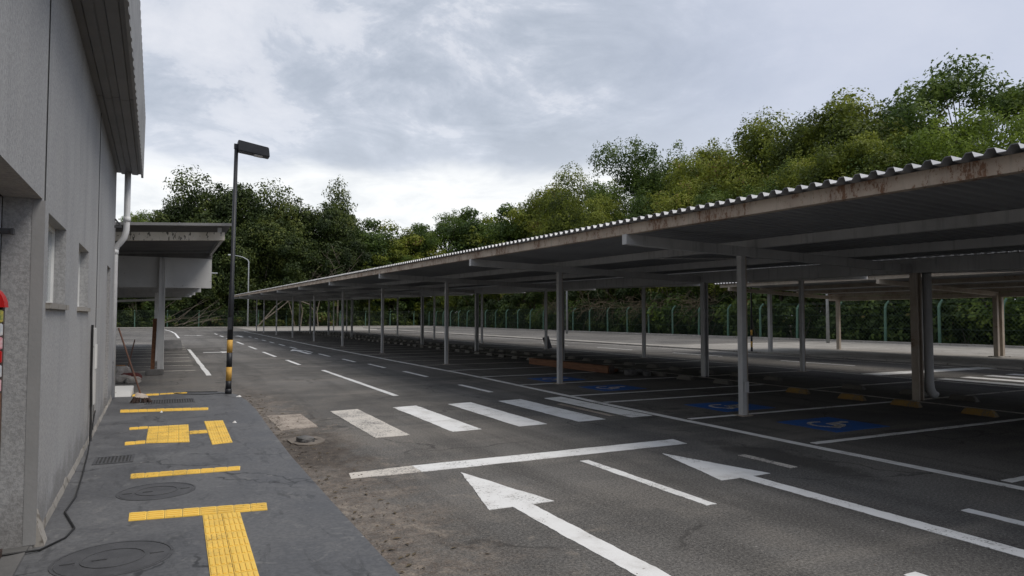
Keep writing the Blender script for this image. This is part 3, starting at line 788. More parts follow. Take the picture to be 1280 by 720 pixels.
for x,z in ((.93,2.60),(-2.2,2.54),(-5.6,2.47)):
    mb = MB(); mb.hexa([(x-.03,21.6,z),(x+.03,21.6,z),(x+.03,43,z+.25),(x-.03,43,z+.25),(x-.03,21.6,z+.12),(x+.03,21.6,z+.12),(x+.03,43,z+.37),(x-.03,43,z+.37)]); mb.build('purlin', M['steel'], car4)
corrugated(-6.1, 2.60, 1.05, 2.74, 21.6, 43.2, .012, 21.6, 'roof_sheet', M['sheet'], car4)
mb = MB(); mb.hexa([(-6.1,43.2,2.21),(.55,43.2,2.580),(.55,43.3,2.580),(-6.1,43.3,2.21),(-6.1,43.2,2.33),(.55,43.2,2.7),(.55,43.3,2.7),(-6.1,43.3,2.33)]); mb.build('end_beam', M['white_frame'], car4)  # white colour stands in for sky light along this far roof edge

# walkway roof between building and left carport
wr = thing('walkway_roof', 'raised walkway roof with mould-stained cream beam beside the building end', 'roof', (0,0,0))
def wz(x): return 3.50+.05*(x-1.1)
mb = MB(); n = 0
ys = []; y = 15.35
while y < 21.5: ys += [(y,0),(y+.03,.03),(y+.13,.03),(y+.16,0)]; y += .2
for yy,h in ys: mb.v += [(-5.5,yy,wz(-5.5)+h),(1.10,yy,wz(1.1)+h),(-5.5,yy,wz(-5.5)+h+.012),(1.10,yy,wz(1.1)+h+.012)]
for i in range(len(ys)-1):
    a = 4*i; c = a+4; mb.f += [(a,a+1,c+1,c),(a+2,c+2,c+3,a+3),(a,c,c+2,a+2),(a+1,a+3,c+3,c+1)]
q = 4*len(ys)-4; mb.f += [(0,2,3,1),(q,q+1,q+3,q+2)]
mb.build('roof_sheet', M['soffit'], wr)
mb = MB(); mb.hexa([(-5.5,15.28,wz(-5.5)-.005),(1.11,15.28,wz(1.11)-.005),(1.11,15.34,wz(1.11)-.005),(-5.5,15.34,wz(-5.5)-.005),(-5.5,15.28,wz(-5.5)+.05),(1.11,15.28,wz(1.11)+.05),(1.11,15.34,wz(1.11)+.05),(-5.5,15.34,wz(-5.5)+.05)]); mb.build('edge_trim', M['fascia'], wr)
mb = MB(); mb.hexa([(-5.5,15.66,wz(-5.5)-.27),(1.0,15.66,wz(1.0)-.27),(1.0,15.76,wz(1.0)-.27),(-5.5,15.76,wz(-5.5)-.27),(-5.5,15.66,wz(-5.5)-.10),(1.0,15.66,wz(1.0)-.10),(1.0,15.76,wz(1.0)-.10),(-5.5,15.76,wz(-5.5)-.10)]); mb.build('beam', M['stained'], wr)
for xx in (-3,-1.1,.9):
    mb = MB(); mb.box(xx-.04,xx+.04,15.68,15.74,wz(xx)-.11,wz(xx)+.002); mb.build('hanger', M['steel'], wr)
mb = MB(); mb.box(-5.5,1.08,21.46,21.54,wz(-5.5)-.0,wz(-5.5)+.001)
mb = MB(); mb.hexa([(-5.5,21.4,wz(-5.5)-.06),(1.06,21.4,wz(1.06)-.06),(1.06,21.5,wz(1.06)-.06),(-5.5,21.5,wz(-5.5)-.06),(-5.5,21.4,wz(-5.5)-.004),(1.06,21.4,wz(1.06)-.004),(1.06,21.5,wz(1.06)-.004),(-5.5,21.5,wz(-5.5)-.004)]); mb.build('rear_trim', M['fascia'], wr)
mb = MB(); mb.bar((.98,15.78,3.30),(1.0,21.38,3.40),.06,.08); mb.build('side_rail', M['steel'], wr)
mb = MB(); mb.bar((-1.6,15.71,wz(-1.6)-.27),(-1.6,15.71,0.0),.1,.1); mb.build('post', M['steel'], wr)

# ------------------------------------------------------------------ wheel stops
ws = MB()
def wstop(l=.55, w=.16, h=.10):
    mb = MB(); y = l/2; x = w/2
    mb.hexa([(-x,-y,0),(x,-y,0),(x,y,0),(-x,y,0),(-x*.5,-y*.78,h),(x*.5,-y*.78,h),(x*.5,y*.78,h),(-x*.5,y*.78,h)])
    return mb
near_labels = {}
proto = None; far_mesh = None
bays = [(a,c) for a,c in zip(BAY, BAY[1:]) if c-a > 2]
cnt = 0
names1 = {(5,0):'yellow wheel stop nearest the camera in the front bay row',(5,1):'yellow wheel stop at the foot of the rusty double post'}
for x,row in ((11.85,'front'),(13.6,'rear')):
    for a,c in bays:
        if c < 3: continue
        for s in (-.62,.62):
            y = (a+c)/2+s+random.uniform(-.06,.06)
            far = 'faded concrete wheel stop in the %s row of bays under the double carport' % row
            if proto is None:
                proto = wstop().build('wheel_stop', M['yellow_block'], bevel=.012); o = proto
            else:
                o = proto.copy(); COL.objects.link(o)
                if y > 12 or row == 'rear':
                    if far_mesh is None:
                        far_mesh = proto.data.copy(); far_mesh.materials[0] = M['grey_block']
                    o.data = far_mesh
            o.location = (x+random.uniform(-.06,.06), y, 0); o.rotation_euler = (0,0,random.uniform(-.05,.05))
            tag(o, far, 'wheel stop', 'wheel stops in the %s bay row' % row)
            if row == 'front':
                if abs(y-6.5) < .4: o['label'] = 'yellow wheel stop nearest the camera, right of the double post'; del o['group']
                elif abs(y-7.8) < .4: o['label'] = 'yellow wheel stop right in front of the double post with downpipe'; del o['group']
                elif abs(y-8.9) < .4: o['label'] = 'first yellow wheel stop left of the double post'; del o['group']
                elif abs(y-10.1) < .4: o['label'] = 'second yellow wheel stop left of the double post'; del o['group']

# ------------------------------------------------------------------ lamp posts
lamp = thing('lamp_post', 'black lamp post with orange bands at the sidewalk edge', 'lamp post', (1.08,15.05,SW))
lean = .085
def lp(z): return (lean*(z/5.2)*.9, 0, z)
for z0,z1,r,m,nm in ((0,.10,.066,'black','base'),(.10,.26,.057,'black','pole_band'),(.26,.54,.055,'orange','pole_band'),(.54,.83,.055,'black','pole_band'),(.83,1.09,.055,'orange','pole_band')):
    mb = MB(); mb.tube([lp(z0),lp(z1)], r, 16); mb.build(nm, M[m], lamp, smooth=True)
mb = MB(); mb.tube([lp(1.09),lp(2.2),lp(2.22),lp(5.12)], [.055,.053,.042,.038], 16); mb.build('pole', M['black'], lamp, smooth=True)
mb = MB(); mb.hexa([(.10,-.13,4.98),(.72,-.13,4.90),(.72,.13,4.90),(.10,.13,4.98),(.10,-.13,5.20),(.70,-.13,5.10),(.70,.13,5.10),(.10,.13,5.20)]); hd = mb.build('lamp_head', M['black'], lamp, bevel=.012)
mb = MB(); mb.hexa([(.42,-.09,4.925),(.58,-.09,4.905),(.58,.09,4.905),(.42,.09,4.925),(.42,-.09,4.95),(.58,-.09,4.93),(.58,.09,4.93),(.42,.09,4.95)]); mb.build('lens', M['lamp_lens'], hd)
mb = MB(); mb.box(.03,.13,-.04,.04,5.03,5.13); mb.build('bracket', M['black'], lamp)
dup(lamp, (23.3,22.6,.0), R(20), (.8,.8,.93), label='distant banded lamp post under the far edge of the carport roof')
mb = MB(); mb.box(-.04,.04,-.068,-.05,1.3,1.55); mb.build('access_door', M['black'], lamp)
sl = thing('street_lamp', 'slim grey street lamp with curved arm in front of the bamboo', 'street lamp', (10.4,109.5,.08))
mb = MB(); mb.tube([(0,0,0),(0,0,9.8),(-.15,0,10.1),(-.9,0,10.5),(-2.2,0,10.75)], [.11,.08,.075,.06,.05], 10); mb.build('pole', M['galv'], sl, smooth=True)
mb = MB(); mb.hexa([(-2.9,-.12,10.68),(-2.1,-.12,10.68),(-2.1,.12,10.68),(-2.9,.12,10.68),(-2.9,-.08,10.85),(-2.1,-.08,10.82),(-2.1,.08,10.82),(-2.9,.08,10.85)]); mb.build('lamp_head', M['galv'], sl)
dup(sl, (32.3,53.4,.07), R(90), (1,1,.5), label='pale slim lamp pole in front of the fence, right of the black board')
dup(sl, (34.66,27.7,.07), R(90), (.9,.9,.36), label='pale slim lamp pole left of the pinkish corner post')

# ------------------------------------------------------------------ fences
def fence(name, label, pts, spacing, mlabel=None):
    t = thing(name, label, 'fence')
    p0, p1 = Vector((*pts[0],0)), Vector((*pts[1],0)); L = (p1-p0).length; d = (p1-p0).normalized()
    inn = Vector((d.y,-d.x,0))        # away from the lot
    n = int(L/spacing)
    me = None
    for k in range(n+1):
        p = p0+d*spacing*k
        if me is None:
            mb = MB(); mb.tube([(0,0,0),(0,0,2.15),tuple(inn*.08+Vector((0,0,2.32))),tuple(inn*.32+Vector((0,0,2.55)))], [.085,.075,.07,.06], 8)
            o = mb.build('post', M['concrete_post'], t); me = o.data
        else:
            o = bpy.data.objects.new('post', me); COL.objects.link(o); o.parent = t
        o.location = p+Vector((0,0,-.02)); o.rotation_euler = (random.uniform(-.02,.02),random.uniform(-.02,.02),0)
    w = MB()
    for z in (.1,.9,1.7,2.2): w.bar(p0+Vector((0,0,z))+inn*.06, p1+Vector((0,0,z))+inn*.06, .014)
    for q in (.12,.2,.29): w.bar(p0+inn*q+Vector((0,0,2.3+q*.75)), p1+inn*q+Vector((0,0,2.3+q*.75)), .012)
    w.build('strand_wires', M['wire'], t)
    mesh = MB(); H = 2.1; st = .22
    for k in range(int(L/st)):
        a = p0+d*(k*st)+inn*.06
        for sgn in (1,-1):
            b_ = a+d*sgn*H*.9
            if 0 <= (b_-p0).dot(d) <= L: mesh.bar(a+Vector((0,0,.08)), b_+Vector((0,0,.08+H)), .007)
    mesh.build('chain_link_mesh', M['wire'], t)
    return t
fence('chain_link_fence', 'green-posted chain link fence running along the right side of the lot', [(38,4),(38,112.5)], 3.2)
fence('chain_link_fence', 'green-posted chain link fence closing the far end of the lot', [(-34,112.5),(37.4,112.5)], 4.2)
bpy.data.objects['chain_link_fence'].children
# low kerb wall under fences
kb = MB(); kb.box(37.2,37.7,-30,112.4,-.3,.16); tag(kb.build('kerb', M['concrete'], bevel=.02), kind='structure')

# ------------------------------------------------------------------ vegetation
def leaf_object(name, C, S, m, parent, up=.35, aspect=.55, droop=None, N=None):
    """C: n x 3 leaf centres, S: leaf lengths; one mesh of many leaf-shaped quads"""
    n = len(C)
    nrm = rng.normal(size=(n,3)); nrm[:,2] = np.abs(nrm[:,2])+up
    if N is not None: nrm = N*1.15+rng.normal(size=(n,3))*.6+np.array((0,0,.35))
    nrm /= np.linalg.norm(nrm,axis=1)[:,None]
    a = rng.normal(size=(n,3))
    if droop: a[:,2] -= droop
    a -= nrm*np.sum(a*nrm,axis=1)[:,None]; a /= np.linalg.norm(a,axis=1)[:,None]
    b_ = np.cross(nrm,a)
    l = S[:,None]/2; w = l*aspect
    V = np.empty((n,4,3))
    V[:,0] = C-a*l; V[:,1] = C+b_*w-a*l*.1+nrm*w*.25; V[:,2] = C+a*l; V[:,3] = C-b_*w-a*l*.1+nrm*w*.25
    me = bpy.data.meshes.new(name)
    me.vertices.add(4*n); me.vertices.foreach_set('co', V.reshape(-1).astype(np.float32))
    me.loops.add(4*n); me.loops.foreach_set('vertex_index', np.arange(4*n,dtype=np.int32))
    me.polygons.add(n); me.polygons.foreach_set('loop_start', np.arange(0,4*n,4,dtype=np.int32))
    me.polygons.foreach_set('loop_total', np.full(n,4,dtype=np.int32))
    me.update(); me.validate()
    me.materials.append(m)
    o = bpy.data.objects.new(name, me); COL.objects.link(o); o.parent = parent
    return o

NRM = {}
def clump_points(c, r, n, flat=.7):
    u = rng.normal(size=(n,3)); u /= np.linalg.norm(u,axis=1)[:,None]
    rad = rng.random(n)**.36
    # ragged lobes
    lob = 1+.2*np.sin(u[:,0]*6+c[0]*3)*np.sin(u[:,1]*5+c[1]*2)+.13*np.sin(u[:,2]*8+c[2])
    p = u*(rad*r*lob)[:,None]; p[:,2] *= flat
    global LASTN
    LASTN = u
    return p+np.array(c)

def make_tree(name, H, spread, base, nclump, nleaf, leaf, m, seed, crad=(.075,.15), flat=.62, trunk=.22, lean=.4, open_=False, droop=None):
    """prototype tree of height H, crown half-width `spread`, crown from `base`*H up"""
    rs = np.random.RandomState(seed); random.seed(seed)
    t = thing(name, None, 'tree')
    tr = MB()
    lx, ly = rs.uniform(-lean,lean,2)
    fork = Vector((lx, ly, H*(base+.06 if not open_ else base*.75)))
    tr.tube([(0,0,-.3),(lx*.3,ly*.2,fork.z*.35),(lx*.6,ly*.7,fork.z*.7),tuple(fork)], [trunk,trunk*.85,trunk*.75,trunk*.65], 8)
    tips = []
    zc = H*(base+1)/2; zr = H*(1-base)/2
    for k in range(nclump):
        for _ in range(40):
            u = rs.uniform(-1,1,3)
            if u.dot(u) < 1 and (u.dot(u) > .22 or not open_): break
        # crown is fuller above its middle
        px = u[0]*spread*(1 if u[2] < .35 else .9); py = u[1]*spread; pz = zc+u[2]*zr*.9
        tips.append(Vector((px+lx, py+ly, pz)))
    tips.append(Vector((lx*1.2+rs.uniform(-.3,.3)*spread, ly+rs.uniform(-.3,.3)*spread, H*.93)))
    nl = max(5, nclump//3)
    for k,tip in enumerate(tips):
        if k % 3 and not open_ : continue
        mid = fork.lerp(tip,.5)+Vector((rs.uniform(-.4,.4),rs.uniform(-.4,.4),rs.uniform(.1,.6)))
        rr = trunk*.34
        tr.tube([tuple(fork.lerp(Vector((lx,ly,fork.z*.8)),rs.uniform(0,.6))),tuple(mid),tuple(tip)], [rr,rr*.6,rr*.25], 6)
    tr.build('trunk', M['bark'], t)
    per = nleaf//len(tips); P = []; NN = []
    for tip in tips:
        r = H*rs.uniform(*crad)
        P.append(clump_points(tuple(tip), r, int(per*rs.uniform(.6,1.4)), flat)); NN.append(LASTN)
        # stray sprigs
        for q in range(1):
            dirv = rs.normal(size=3); dirv[2] = abs(dirv[2])*.8; dirv /= np.linalg.norm(dirv)
            P.append(clump_points(tuple(np.array(tip)+dirv*r*.98), r*.34, max(6,per//16), .8)); NN.append(LASTN)
    P = np.concatenate(P); NN = np.concatenate(NN)
    S = leaf*rng.uniform(.65,1.35,len(P))
    leaf_object('crown', P, S, m, t, droop=droop, N=NN)
    return t

# unit prototypes (moved to their first place below)
PROTO = {
 'olive':  [make_tree('acacia_tree', 14, 4.3, .18, 34, 46000, .195, M['leaf_olive'], 21, crad=(.09,.16), flat=.78),
            make_tree('acacia_tree', 14, 4.8, .15, 38, 46000, .195, M['leaf_olive'], 22, crad=(.09,.15), flat=.78),
            make_tree('acacia_tree', 14, 4.0, .20, 30, 42000, .195, M['leaf_olive'], 23, crad=(.09,.165), flat=.78)],
 'green':  [make_tree('broadleaf_tree', 14, 4.4, .16, 34, 44000, .20, M['leaf_green'], 31, crad=(.09,.16), flat=.78),
            make_tree('broadleaf_tree', 14, 4.0, .20, 30, 40000, .20, M['leaf_green'], 32, crad=(.085,.155), flat=.8)],
 'bright': [make_tree('young_tree', 14, 4.2, .2, 30, 32000, .20, M['leaf_bright'], 41, crad=(.08,.15), flat=.75)],
 'open':   [make_tree('open_crowned_tree', 14, 5.2, .30, 44, 24000, .19, M['leaf_green'], 52, crad=(.05,.10), flat=.6, open_=True, trunk=.2)],
 'dark':   [make_tree('bamboo_clump', 14, 3.6, .05, 40, 34000, .30, M['leaf_dark'], 61, crad=(.09,.17), flat=.85, droop=.8),
            make_tree('bamboo_clump', 14, 3.2, .08, 32, 30000, .30, M['leaf_dark'], 62, crad=(.08,.16), flat=1.0, droop=.8),
            make_tree('bamboo_clump', 14, 4.2, .05, 44, 34000, .30, M['leaf_dark'], 63, crad=(.09,.15), flat=.8, droop=.8)],
 'fargreen': [make_tree('woodland_tree', 14, 3.8, .12, 32, 26000, .30, M['leaf_green'], 71, crad=(.09,.16)),
              make_tree('woodland_tree', 14, 4.2, .12, 30, 26000, .30, M['leaf_olive'], 72, crad=(.09,.16))],
}
used = {}
def plant(kind, x, y, H, wide=1.0, label=None, group=None, idx=None):
    lst = PROTO[kind]; k = used.get(kind,0) % len(lst) if idx is None else idx; used[kind] = used.get(kind,0)+1
    p = lst[k]; s = H/14.0
    sc = (s*wide, s*wide, s); rz = random.uniform(0,2*PI)
    if not p.get('placed'):
        p['placed'] = 1; o = p; o.location = (x,y,0); o.rotation_euler = (0,0,rz); o.scale = sc
    else:
        o = dup(p, (x,y,0), rz, sc)
    o['label'] = label
    if group: o['group'] = group
    elif 'group' in o: del o['group']
    return o
random.seed(5)
BK = ('dark bamboo-like tree massed with others beyond the far fence','trees massed beyond the far fence')
RG = ('bushy green tree crowded among others beyond the right fence','trees crowded beyond the right fence')
RF = ('lower leafy tree in the front rank right behind the right fence','front rank of trees behind the right fence')
RN = ('mid-green tree in the wood between the bamboo and the right fence corner','trees around the far right corner')
# back belt: (x, y, H, kind, width, own label)
for x,y,H,kind,w,lab in (
 (-3.5,120.7,18.5,'open',.62,'small thin treetop rising left of the walkway roof'),
 (2.2,122.8,24.2,'dark',.82,'tallest dark bamboo clump, its plume leaning above the walkway roof'),
 (6.4,121.6,22.4,'dark',.9,None),(10.6,123.2,23.6,'dark',.85,None),(15.0,123.4,23.4,'dark',.9,None),(19.0,119.5,20.8,'dark',.9,None),
 (23.3,119.1,20.8,'dark',.85,None),(27.9,124.9,25.2,'dark',.62,'narrow bamboo plume sticking up above the middle of the far trees'),
 (31.5,120.8,19.6,'fargreen',.95,None),(36.1,120.6,18.8,'fargreen',.95,None),(42.2,126.0,20.0,'fargreen',1.0,None),(46.7,122.3,22.3,'open',.9,'airy spreading treetop with gaps near the far right corner'),
 (-1.0,115.9,15.0,'dark',1.0,None),(4.0,115.2,16.5,'dark',1.0,None),(8.6,116.7,16.0,'dark',1.0,None),(12.6,116.3,17.2,'dark',1.05,None),(16.9,115.2,15.0,'dark',1.0,None),
 (21.5,116.0,14.2,'dark',1.05,None),(27.1,115.4,14.5,'dark',.95,None),(31.8,115.7,12.4,'fargreen',1.1,None),(36.8,116.7,12.6,'fargreen',1.1,None),(42.0,116.8,13.9,'fargreen',1.15,None),
 (-8,117,15,'dark',1.0,None),(-13,118,14,'dark',1.0,None),(-19,118,15,'dark',1.1,None),(-26,119,15,'dark',1.1,None)):
    g_ = BK if kind == 'dark' else RN
    plant(kind, x, y, H, w, lab or g_[0], None if lab else g_[1])
for x,y,H,kind,w,lab in (
 (50.8,120.4,23.0,'fargreen',1.0,None),(53.6,115.5,20.5,'fargreen',1.0,None),(51.1,102.2,20.9,'fargreen',1.0,None),(55.0,98.5,21.8,'fargreen',1.0,None),(54.1,91.5,22.0,'olive',.9,None),
 (49.0,76.0,21.2,'olive',.85,None),(49.6,67.9,22.2,'green',.9,'tall round-topped darker tree left of the dip in the right treeline'),(53.5,64.5,21.2,'green',.85,None),(54.8,60.5,20.2,'olive',.95,None),(51.0,53.6,19.6,'olive',.95,None),
 (52.4,48.9,20.4,'olive',1.0,None),(50.1,45.7,19.6,'olive',.9,None),(52.8,42.3,18.9,'green',.95,None),(50.7,38.1,19.4,'olive',.95,None),(50.5,35.0,19.2,'olive',1.0,'broad olive tree at the hump of the right treeline'),
 (55.2,35.8,19.3,'open',.95,'half-bare treetop just left of the tall open tree'),(53.4,29.0,21.2,'open',1.0,'tall open-crowned tree with visible limbs at the upper right'),(54.2,23.6,18.6,'green',.9,None),(56,19,19,'olive',1.0,None)):
    g_ = RN if y > 95 else RG
    plant(kind, x, y, H, w, lab or g_[0], None if lab else g_[1])
for x,y,H,kind,w,lab in (
 (45.5,112,12.6,'fargreen',1.1,None),(44.5,104,11.4,'fargreen',1.2,None),(44.0,97.1,11.3,'fargreen',1.1,None),(45.4,91.0,10.9,'olive',1.1,None),(44.2,84.6,11.3,'fargreen',1.1,None),(43.6,77.0,12.1,'green',1.0,None),
 (44.2,70.4,12.8,'olive',1.0,None),(43.4,63.4,15.0,'olive',.9,None),(45.5,58.2,14.6,'green',1.0,None),(44.9,52.4,15.0,'olive',1.0,None),(43.8,47.1,12.6,'green',1.05,None),
 (45.2,43.0,14.3,'olive',1.0,None),(43.4,39.2,13.3,'green',1.0,None),(43.6,35.8,13.3,'olive',1.0,None),(44.2,32.2,14.3,'olive',1.0,None),(45.8,28.8,14.0,'green',1.0,None),
 (46.2,25.8,15.0,'bright',1.0,'bright yellow-green young tree below the tall open tree'),(44.4,21.5,13.8,'bright',.95,'bright yellow-green tree at the right edge above the roof'),(44.6,17.5,13.6,'olive',1.0,None)):
    plant(kind, x, y, H, w, lab or RF[0], None if lab else RF[1])

# undergrowth behind the fences
def make_shrub(seed, m, n=5200, H=3.2):
    rs = np.random.RandomState(seed)
    t = thing('shrub', None, 'shrub'); P = []; NN = []
    for k in range(16):
        c = (rs.uniform(-1.7,1.7), rs.uniform(-1.1,1.1), rs.uniform(.2,H*.8)); P.append(clump_points(c, rs.uniform(.5,.95), n//16, .8)); NN.append(LASTN)
    st = MB()
    for k in range(7):
        a = rs.uniform(-.6,.6,2); c = rs.uniform(-1.6,1.6,2)
        st.tube([(a[0],a[1],-.1),(a[0]*.4+c[0]*.5,a[1],H*.5),(c[0],c[1]*.6,H*.95)], [.04,.03,.012], 5)
    st.build('stems', M['bark'], t)
    P = np.concatenate(P); P[:,2] = np.abs(P[:,2])
    leaf_object('foliage', P, .26*rng.uniform(.6,1.4,len(P)), m, t, N=np.concatenate(NN))
    return t
SH = [make_shrub(81, M['leaf_shrub']), make_shrub(82, M['leaf_shrub'], 4800, 3.6), make_shrub(83, M['leaf_green'], 4800, 3.4), make_shrub(84, M['leaf_dark'], 5200, 4.0)]
first = set()
def shrub(k, x, y, s, rz, label, group):
    p = SH[k]
    if k not in first:
        first.add(k); o = p; o.location = (x,y,0); o.rotation_euler = (0,0,rz); o.scale = (s,s,s)
    else: o = dup(p, (x,y,0), rz, (s,s,s))
    o['label'] = label; o['group'] = group
random.seed(9)
y = 6.0
while y < 113:
    shrub(random.randrange(4), 40.0+random.uniform(-.3,.7), y, random.uniform(.85,1.35), PI/2+random.uniform(-.3,.3), 'dense shrub in the undergrowth hugging the right fence', 'undergrowth along the right fence')
    y += random.uniform(2.0,2.9)
x = -30.0
while x < 38:
    shrub(random.choice((0,1,3,3)), x, 114.4+random.uniform(-.2,.6), random.uniform(1.0,1.6), random.uniform(-.3,.3), 'dense shrub in the undergrowth along the far fence', 'undergrowth along the far fence')
    x += random.uniform(2.6,3.8)
# dark mass of far trees that closes the gaps between trunks
def thicket(name, pts, n, H, m, lab):
    P = []
    for k in range(n):
        i = random.randrange(len(pts)-1); f = random.random()
        cx = pts[i][0]+(pts[i+1][0]-pts[i][0])*f; cy = pts[i][1]+(pts[i+1][1]-pts[i][1])*f
        P.append(clump_points((cx+random.uniform(-2.5,2.5), cy+random.uniform(-2.5,2.5), random.uniform(.3,H)), random.uniform(1.2,2.2), 150, .8))
    P = np.concatenate(P)
    o = leaf_object(name, P, .6*rng.uniform(.6,1.4,len(P)), m, None)
    tag(o, lab, 'thicket', kind='stuff')
thicket('thicket', [(60,5),(60,60),(60,100),(58,128)], 520, 11, M['leaf_dark'], 'dark tangled thicket deep behind the right-hand trees')
thicket('thicket', [(48,8),(48,60),(47.5,110)], 330, 6, M['leaf_dark'], 'low dark tangled growth between the trunks of the right-hand trees')
thicket('far_thicket', [(46,119.5),(10,119.5),(-30,119.5)], 300, 5, M['leaf_dark'], 'low dark tangled growth at the foot of the bamboo')
thicket('far_thicket', [(58,131),(20,131),(-30,131)], 420, 11, M['leaf_dark'], 'dark tangled thicket deep behind the bamboo')

# dry vines hanging on the fence top
def tangle(name, c, ext, n, r, m, lab, cat, kind=None, seg=6, sag=.6, group=None):
    mb = MB()
    for k in range(n):
        p = Vector((c[0]+random.uniform(-1,1)*ext[0], c[1]+random.uniform(-1,1)*ext[1], c[2]+random.uniform(-.4,1)*ext[2]))
        d = Vector((random.gauss(0,1),random.gauss(0,1),random.gauss(-.1,.6))).normalized(); path = [p]
        for s in range(seg):
            d = (d+Vector((random.gauss(0,.4),random.gauss(0,.4),random.gauss(-.12*sag,.35)))).normalized()
            q = path[-1]+d*random.uniform(.25,.55); q.z = max(q.z,.02); path.append(q)
        mb.tube(path, [r*(1-.7*i/seg) for i in range(seg+1)], 4, False)
    o = mb.build(name, m); tag(o, lab, cat, group, kind); return o
for y_, e in ((54,3.0),(58.5,2.5),(49.5,2.2),(66,2.4),(43.5,1.6)):
    tangle('dry_vine', (38.6,y_,2.6), (.6,e,.55), 60, .022, M['vine'], 'matted dry brown vines draped over the right fence top', 'vines', 'stuff', group='dry vines on the right fence')

# bare dead tree among the far trees, fallen canes on the left, broken pale branches in the middle
def bare_tree(name, x, y, H, lab, spread=.5, m='deadwood', n=9):
    t = thing(name, lab, 'dead tree', (x,y,0)); mb = MB()
    mb.tube([(0,0,-.2),(.1,0,H*.4),(.25,.1,H*.8)], [.2,.14,.06], 7); mb.build('trunk', M[m], t)
    mb = MB()
    for k in range(n):
        z = H*random.uniform(.3,.8); a = random.uniform(0,2*PI); l = H*spread*random.uniform(.5,1)
        p0 = Vector((.1,0,z)); p1 = p0+Vector((math.cos(a)*l*.5, math.sin(a)*l*.5, l*.5)); p2 = p1+Vector((math.cos(a)*l*.35, math.sin(a)*l*.35, l*random.uniform(.1,.5)))
        mb.tube([p0,p1,p2],[.07,.045,.015],5)
        for q in range(6):
            f = random.random(); s = p0.lerp(p2,f); e = s+Vector((random.gauss(0,1),random.gauss(0,1),random.uniform(.2,1.4)))*l*.22
            mb.tube([s,s.lerp(e,.5)+Vector((0,0,.1)),e],[.03,.02,.008],4)
    mb.build('branches', M[m], t); return t
bare_tree('dead_tree', 24.5, 113.3, 13.5, 'bare grey dead tree standing in front of the bamboo', .4, n=14)
bare_tree('dead_tree', 20.0, 113.2, 9.5, 'shorter bare tree with spreading grey twigs left of the taller dead tree', .5, n=12)
fc = MB()
for k in range(15):
    x0 = random.uniform(-2.5,4.5); l = random.uniform(3,7); a = random.uniform(.15,.85)
    z0 = random.uniform(.2,1.4); y0 = random.uniform(110.6,112.2)
    fc.tube([(x0,y0,z0),(x0+l*.5*math.cos(a),y0-.2,z0+l*.5*math.sin(a)+.2),(x0+l*math.cos(a),y0-.3,z0+l*math.sin(a)*.95)]  ,[.032,.022,.01],5)
tag(fc.build('fallen_canes', M['deadwood']), 'heap of fallen pale bamboo canes against the far fence on the left', 'fallen canes', kind='stuff')
bb = MB()
for a_,b_,c_ in (((12.0,111.2,.1),(14.5,111,3.2),(16.6,111.1,5.0)),((14.2,110.6,5.0),(16.5,110.9,3.9),(17.5,111,.1)),((13.0,110.8,1.2),(15.2,110.6,3.0),(17.0,110.4,4.6)),((17.8,110.6,4.2),(19.5,110.6,3.6),(20.6,110.8,2.2)),((18.3,110.9,.1),(18.6,110.9,2.6),(18.1,110.8,4.4)),((21.0,110.9,.1),(20.8,110.9,2.4),(21.2,110.9,4.1)),((12.4,111,4.6),(13.4,111,4.2),(14.4,110.8,4.9))):
    bb.tube([a_,b_,c_],[.10,.085,.05],6)
tag(bb.build('broken_branches', M['deadwood']), 'broken pale branches leaning in front of the far fence, seen under the carport', 'broken branches')

# ------------------------------------------------------------------ small things
# broom with long wooden handle leaning on the wall
brm = thing('broom', 'old push broom with long brown handle leaning on the wall end', 'broom', (-.43,14.2,SW))
mb = MB(); mb.tube([(-.02,0,.13),(-.40,-.05,1.36)], [.014,.014], 8); mb.build('handle', M['wood_pole'], brm)
mb = MB(); mb.hexa([(-.13,-.07,.10),(.11,-.05,.06),(.11,.05,.06),(-.13,.07,.10),(-.10,-.05,.19),(.07,-.035,.14),(.07,.04,.14),(-.10,.06,.19)]); hd = mb.build('head', M['broom_white'], brm, bevel=.012)
mb = MB()
for k in range(90):
    x = random.uniform(-.13,.12); y = random.uniform(-.06,.06)
    mb.tube([(x,y,.11-.15*(x+.13)*.8),(x*1.45+random.uniform(-.02,.02),y*1.9+random.uniform(-.02,.02),.004)], [.008,.005], 4)
mb.build('bristles', M['bristle'], hd)
stk = MB(); stk.tube([(-.93,19.8,.35),(-.80,19.9,1.02)], [.016,.014], 7); tag(stk.build('wooden_stick', M['wood_pole']), 'short dark stick standing up out of the sack pile', 'stick')
# sacks and junk pile beyond the wall end
def sack(x, y, z, sx, sy, sz, rz, m, name, lab, cat):
    bm = bmesh.new(); bmesh.ops.create_icosphere(bm, subdivisions=4, radius=1)
    for v in bm.verts:
        p = v.co.copy()
        e = .55
        q = Vector([math.copysign(abs(c)**e, c) for c in p])
        nn = noise.noise(Vector((q.x*2+x*7,q.y*2+y*3,q.z*2)))*.18+noise.noise(Vector((q.x*6,q.y*6+x*9,q.z*6)))*.06
        q *= 1+nn
        v.co = Vector((q.x*sx, q.y*sy, max(q.z,-.85)*sz))
    me = bpy.data.meshes.new(name); bm.to_mesh(me); bm.free()
    me.polygons.foreach_set('use_smooth', [True]*len(me.polygons)); me.materials.append(M[m])
    o = bpy.data.objects.new(name, me); COL.objects.link(o); o.location = (x,y,z+.85*sz); o.rotation_euler = (0,0,rz)
    tag(o, lab, cat)
sack(-1.05,19.2,.0,.26,.2,.10,.2,'bag','cement_sack','pale dusty sack with red print lying flat at the bottom of the pile','sack')
sack(-.83,19.3,.0,.17,.2,.12,.9,'bag_red','cloth_bundle','dark red crumpled cloth bundle on the right of the pile','cloth')
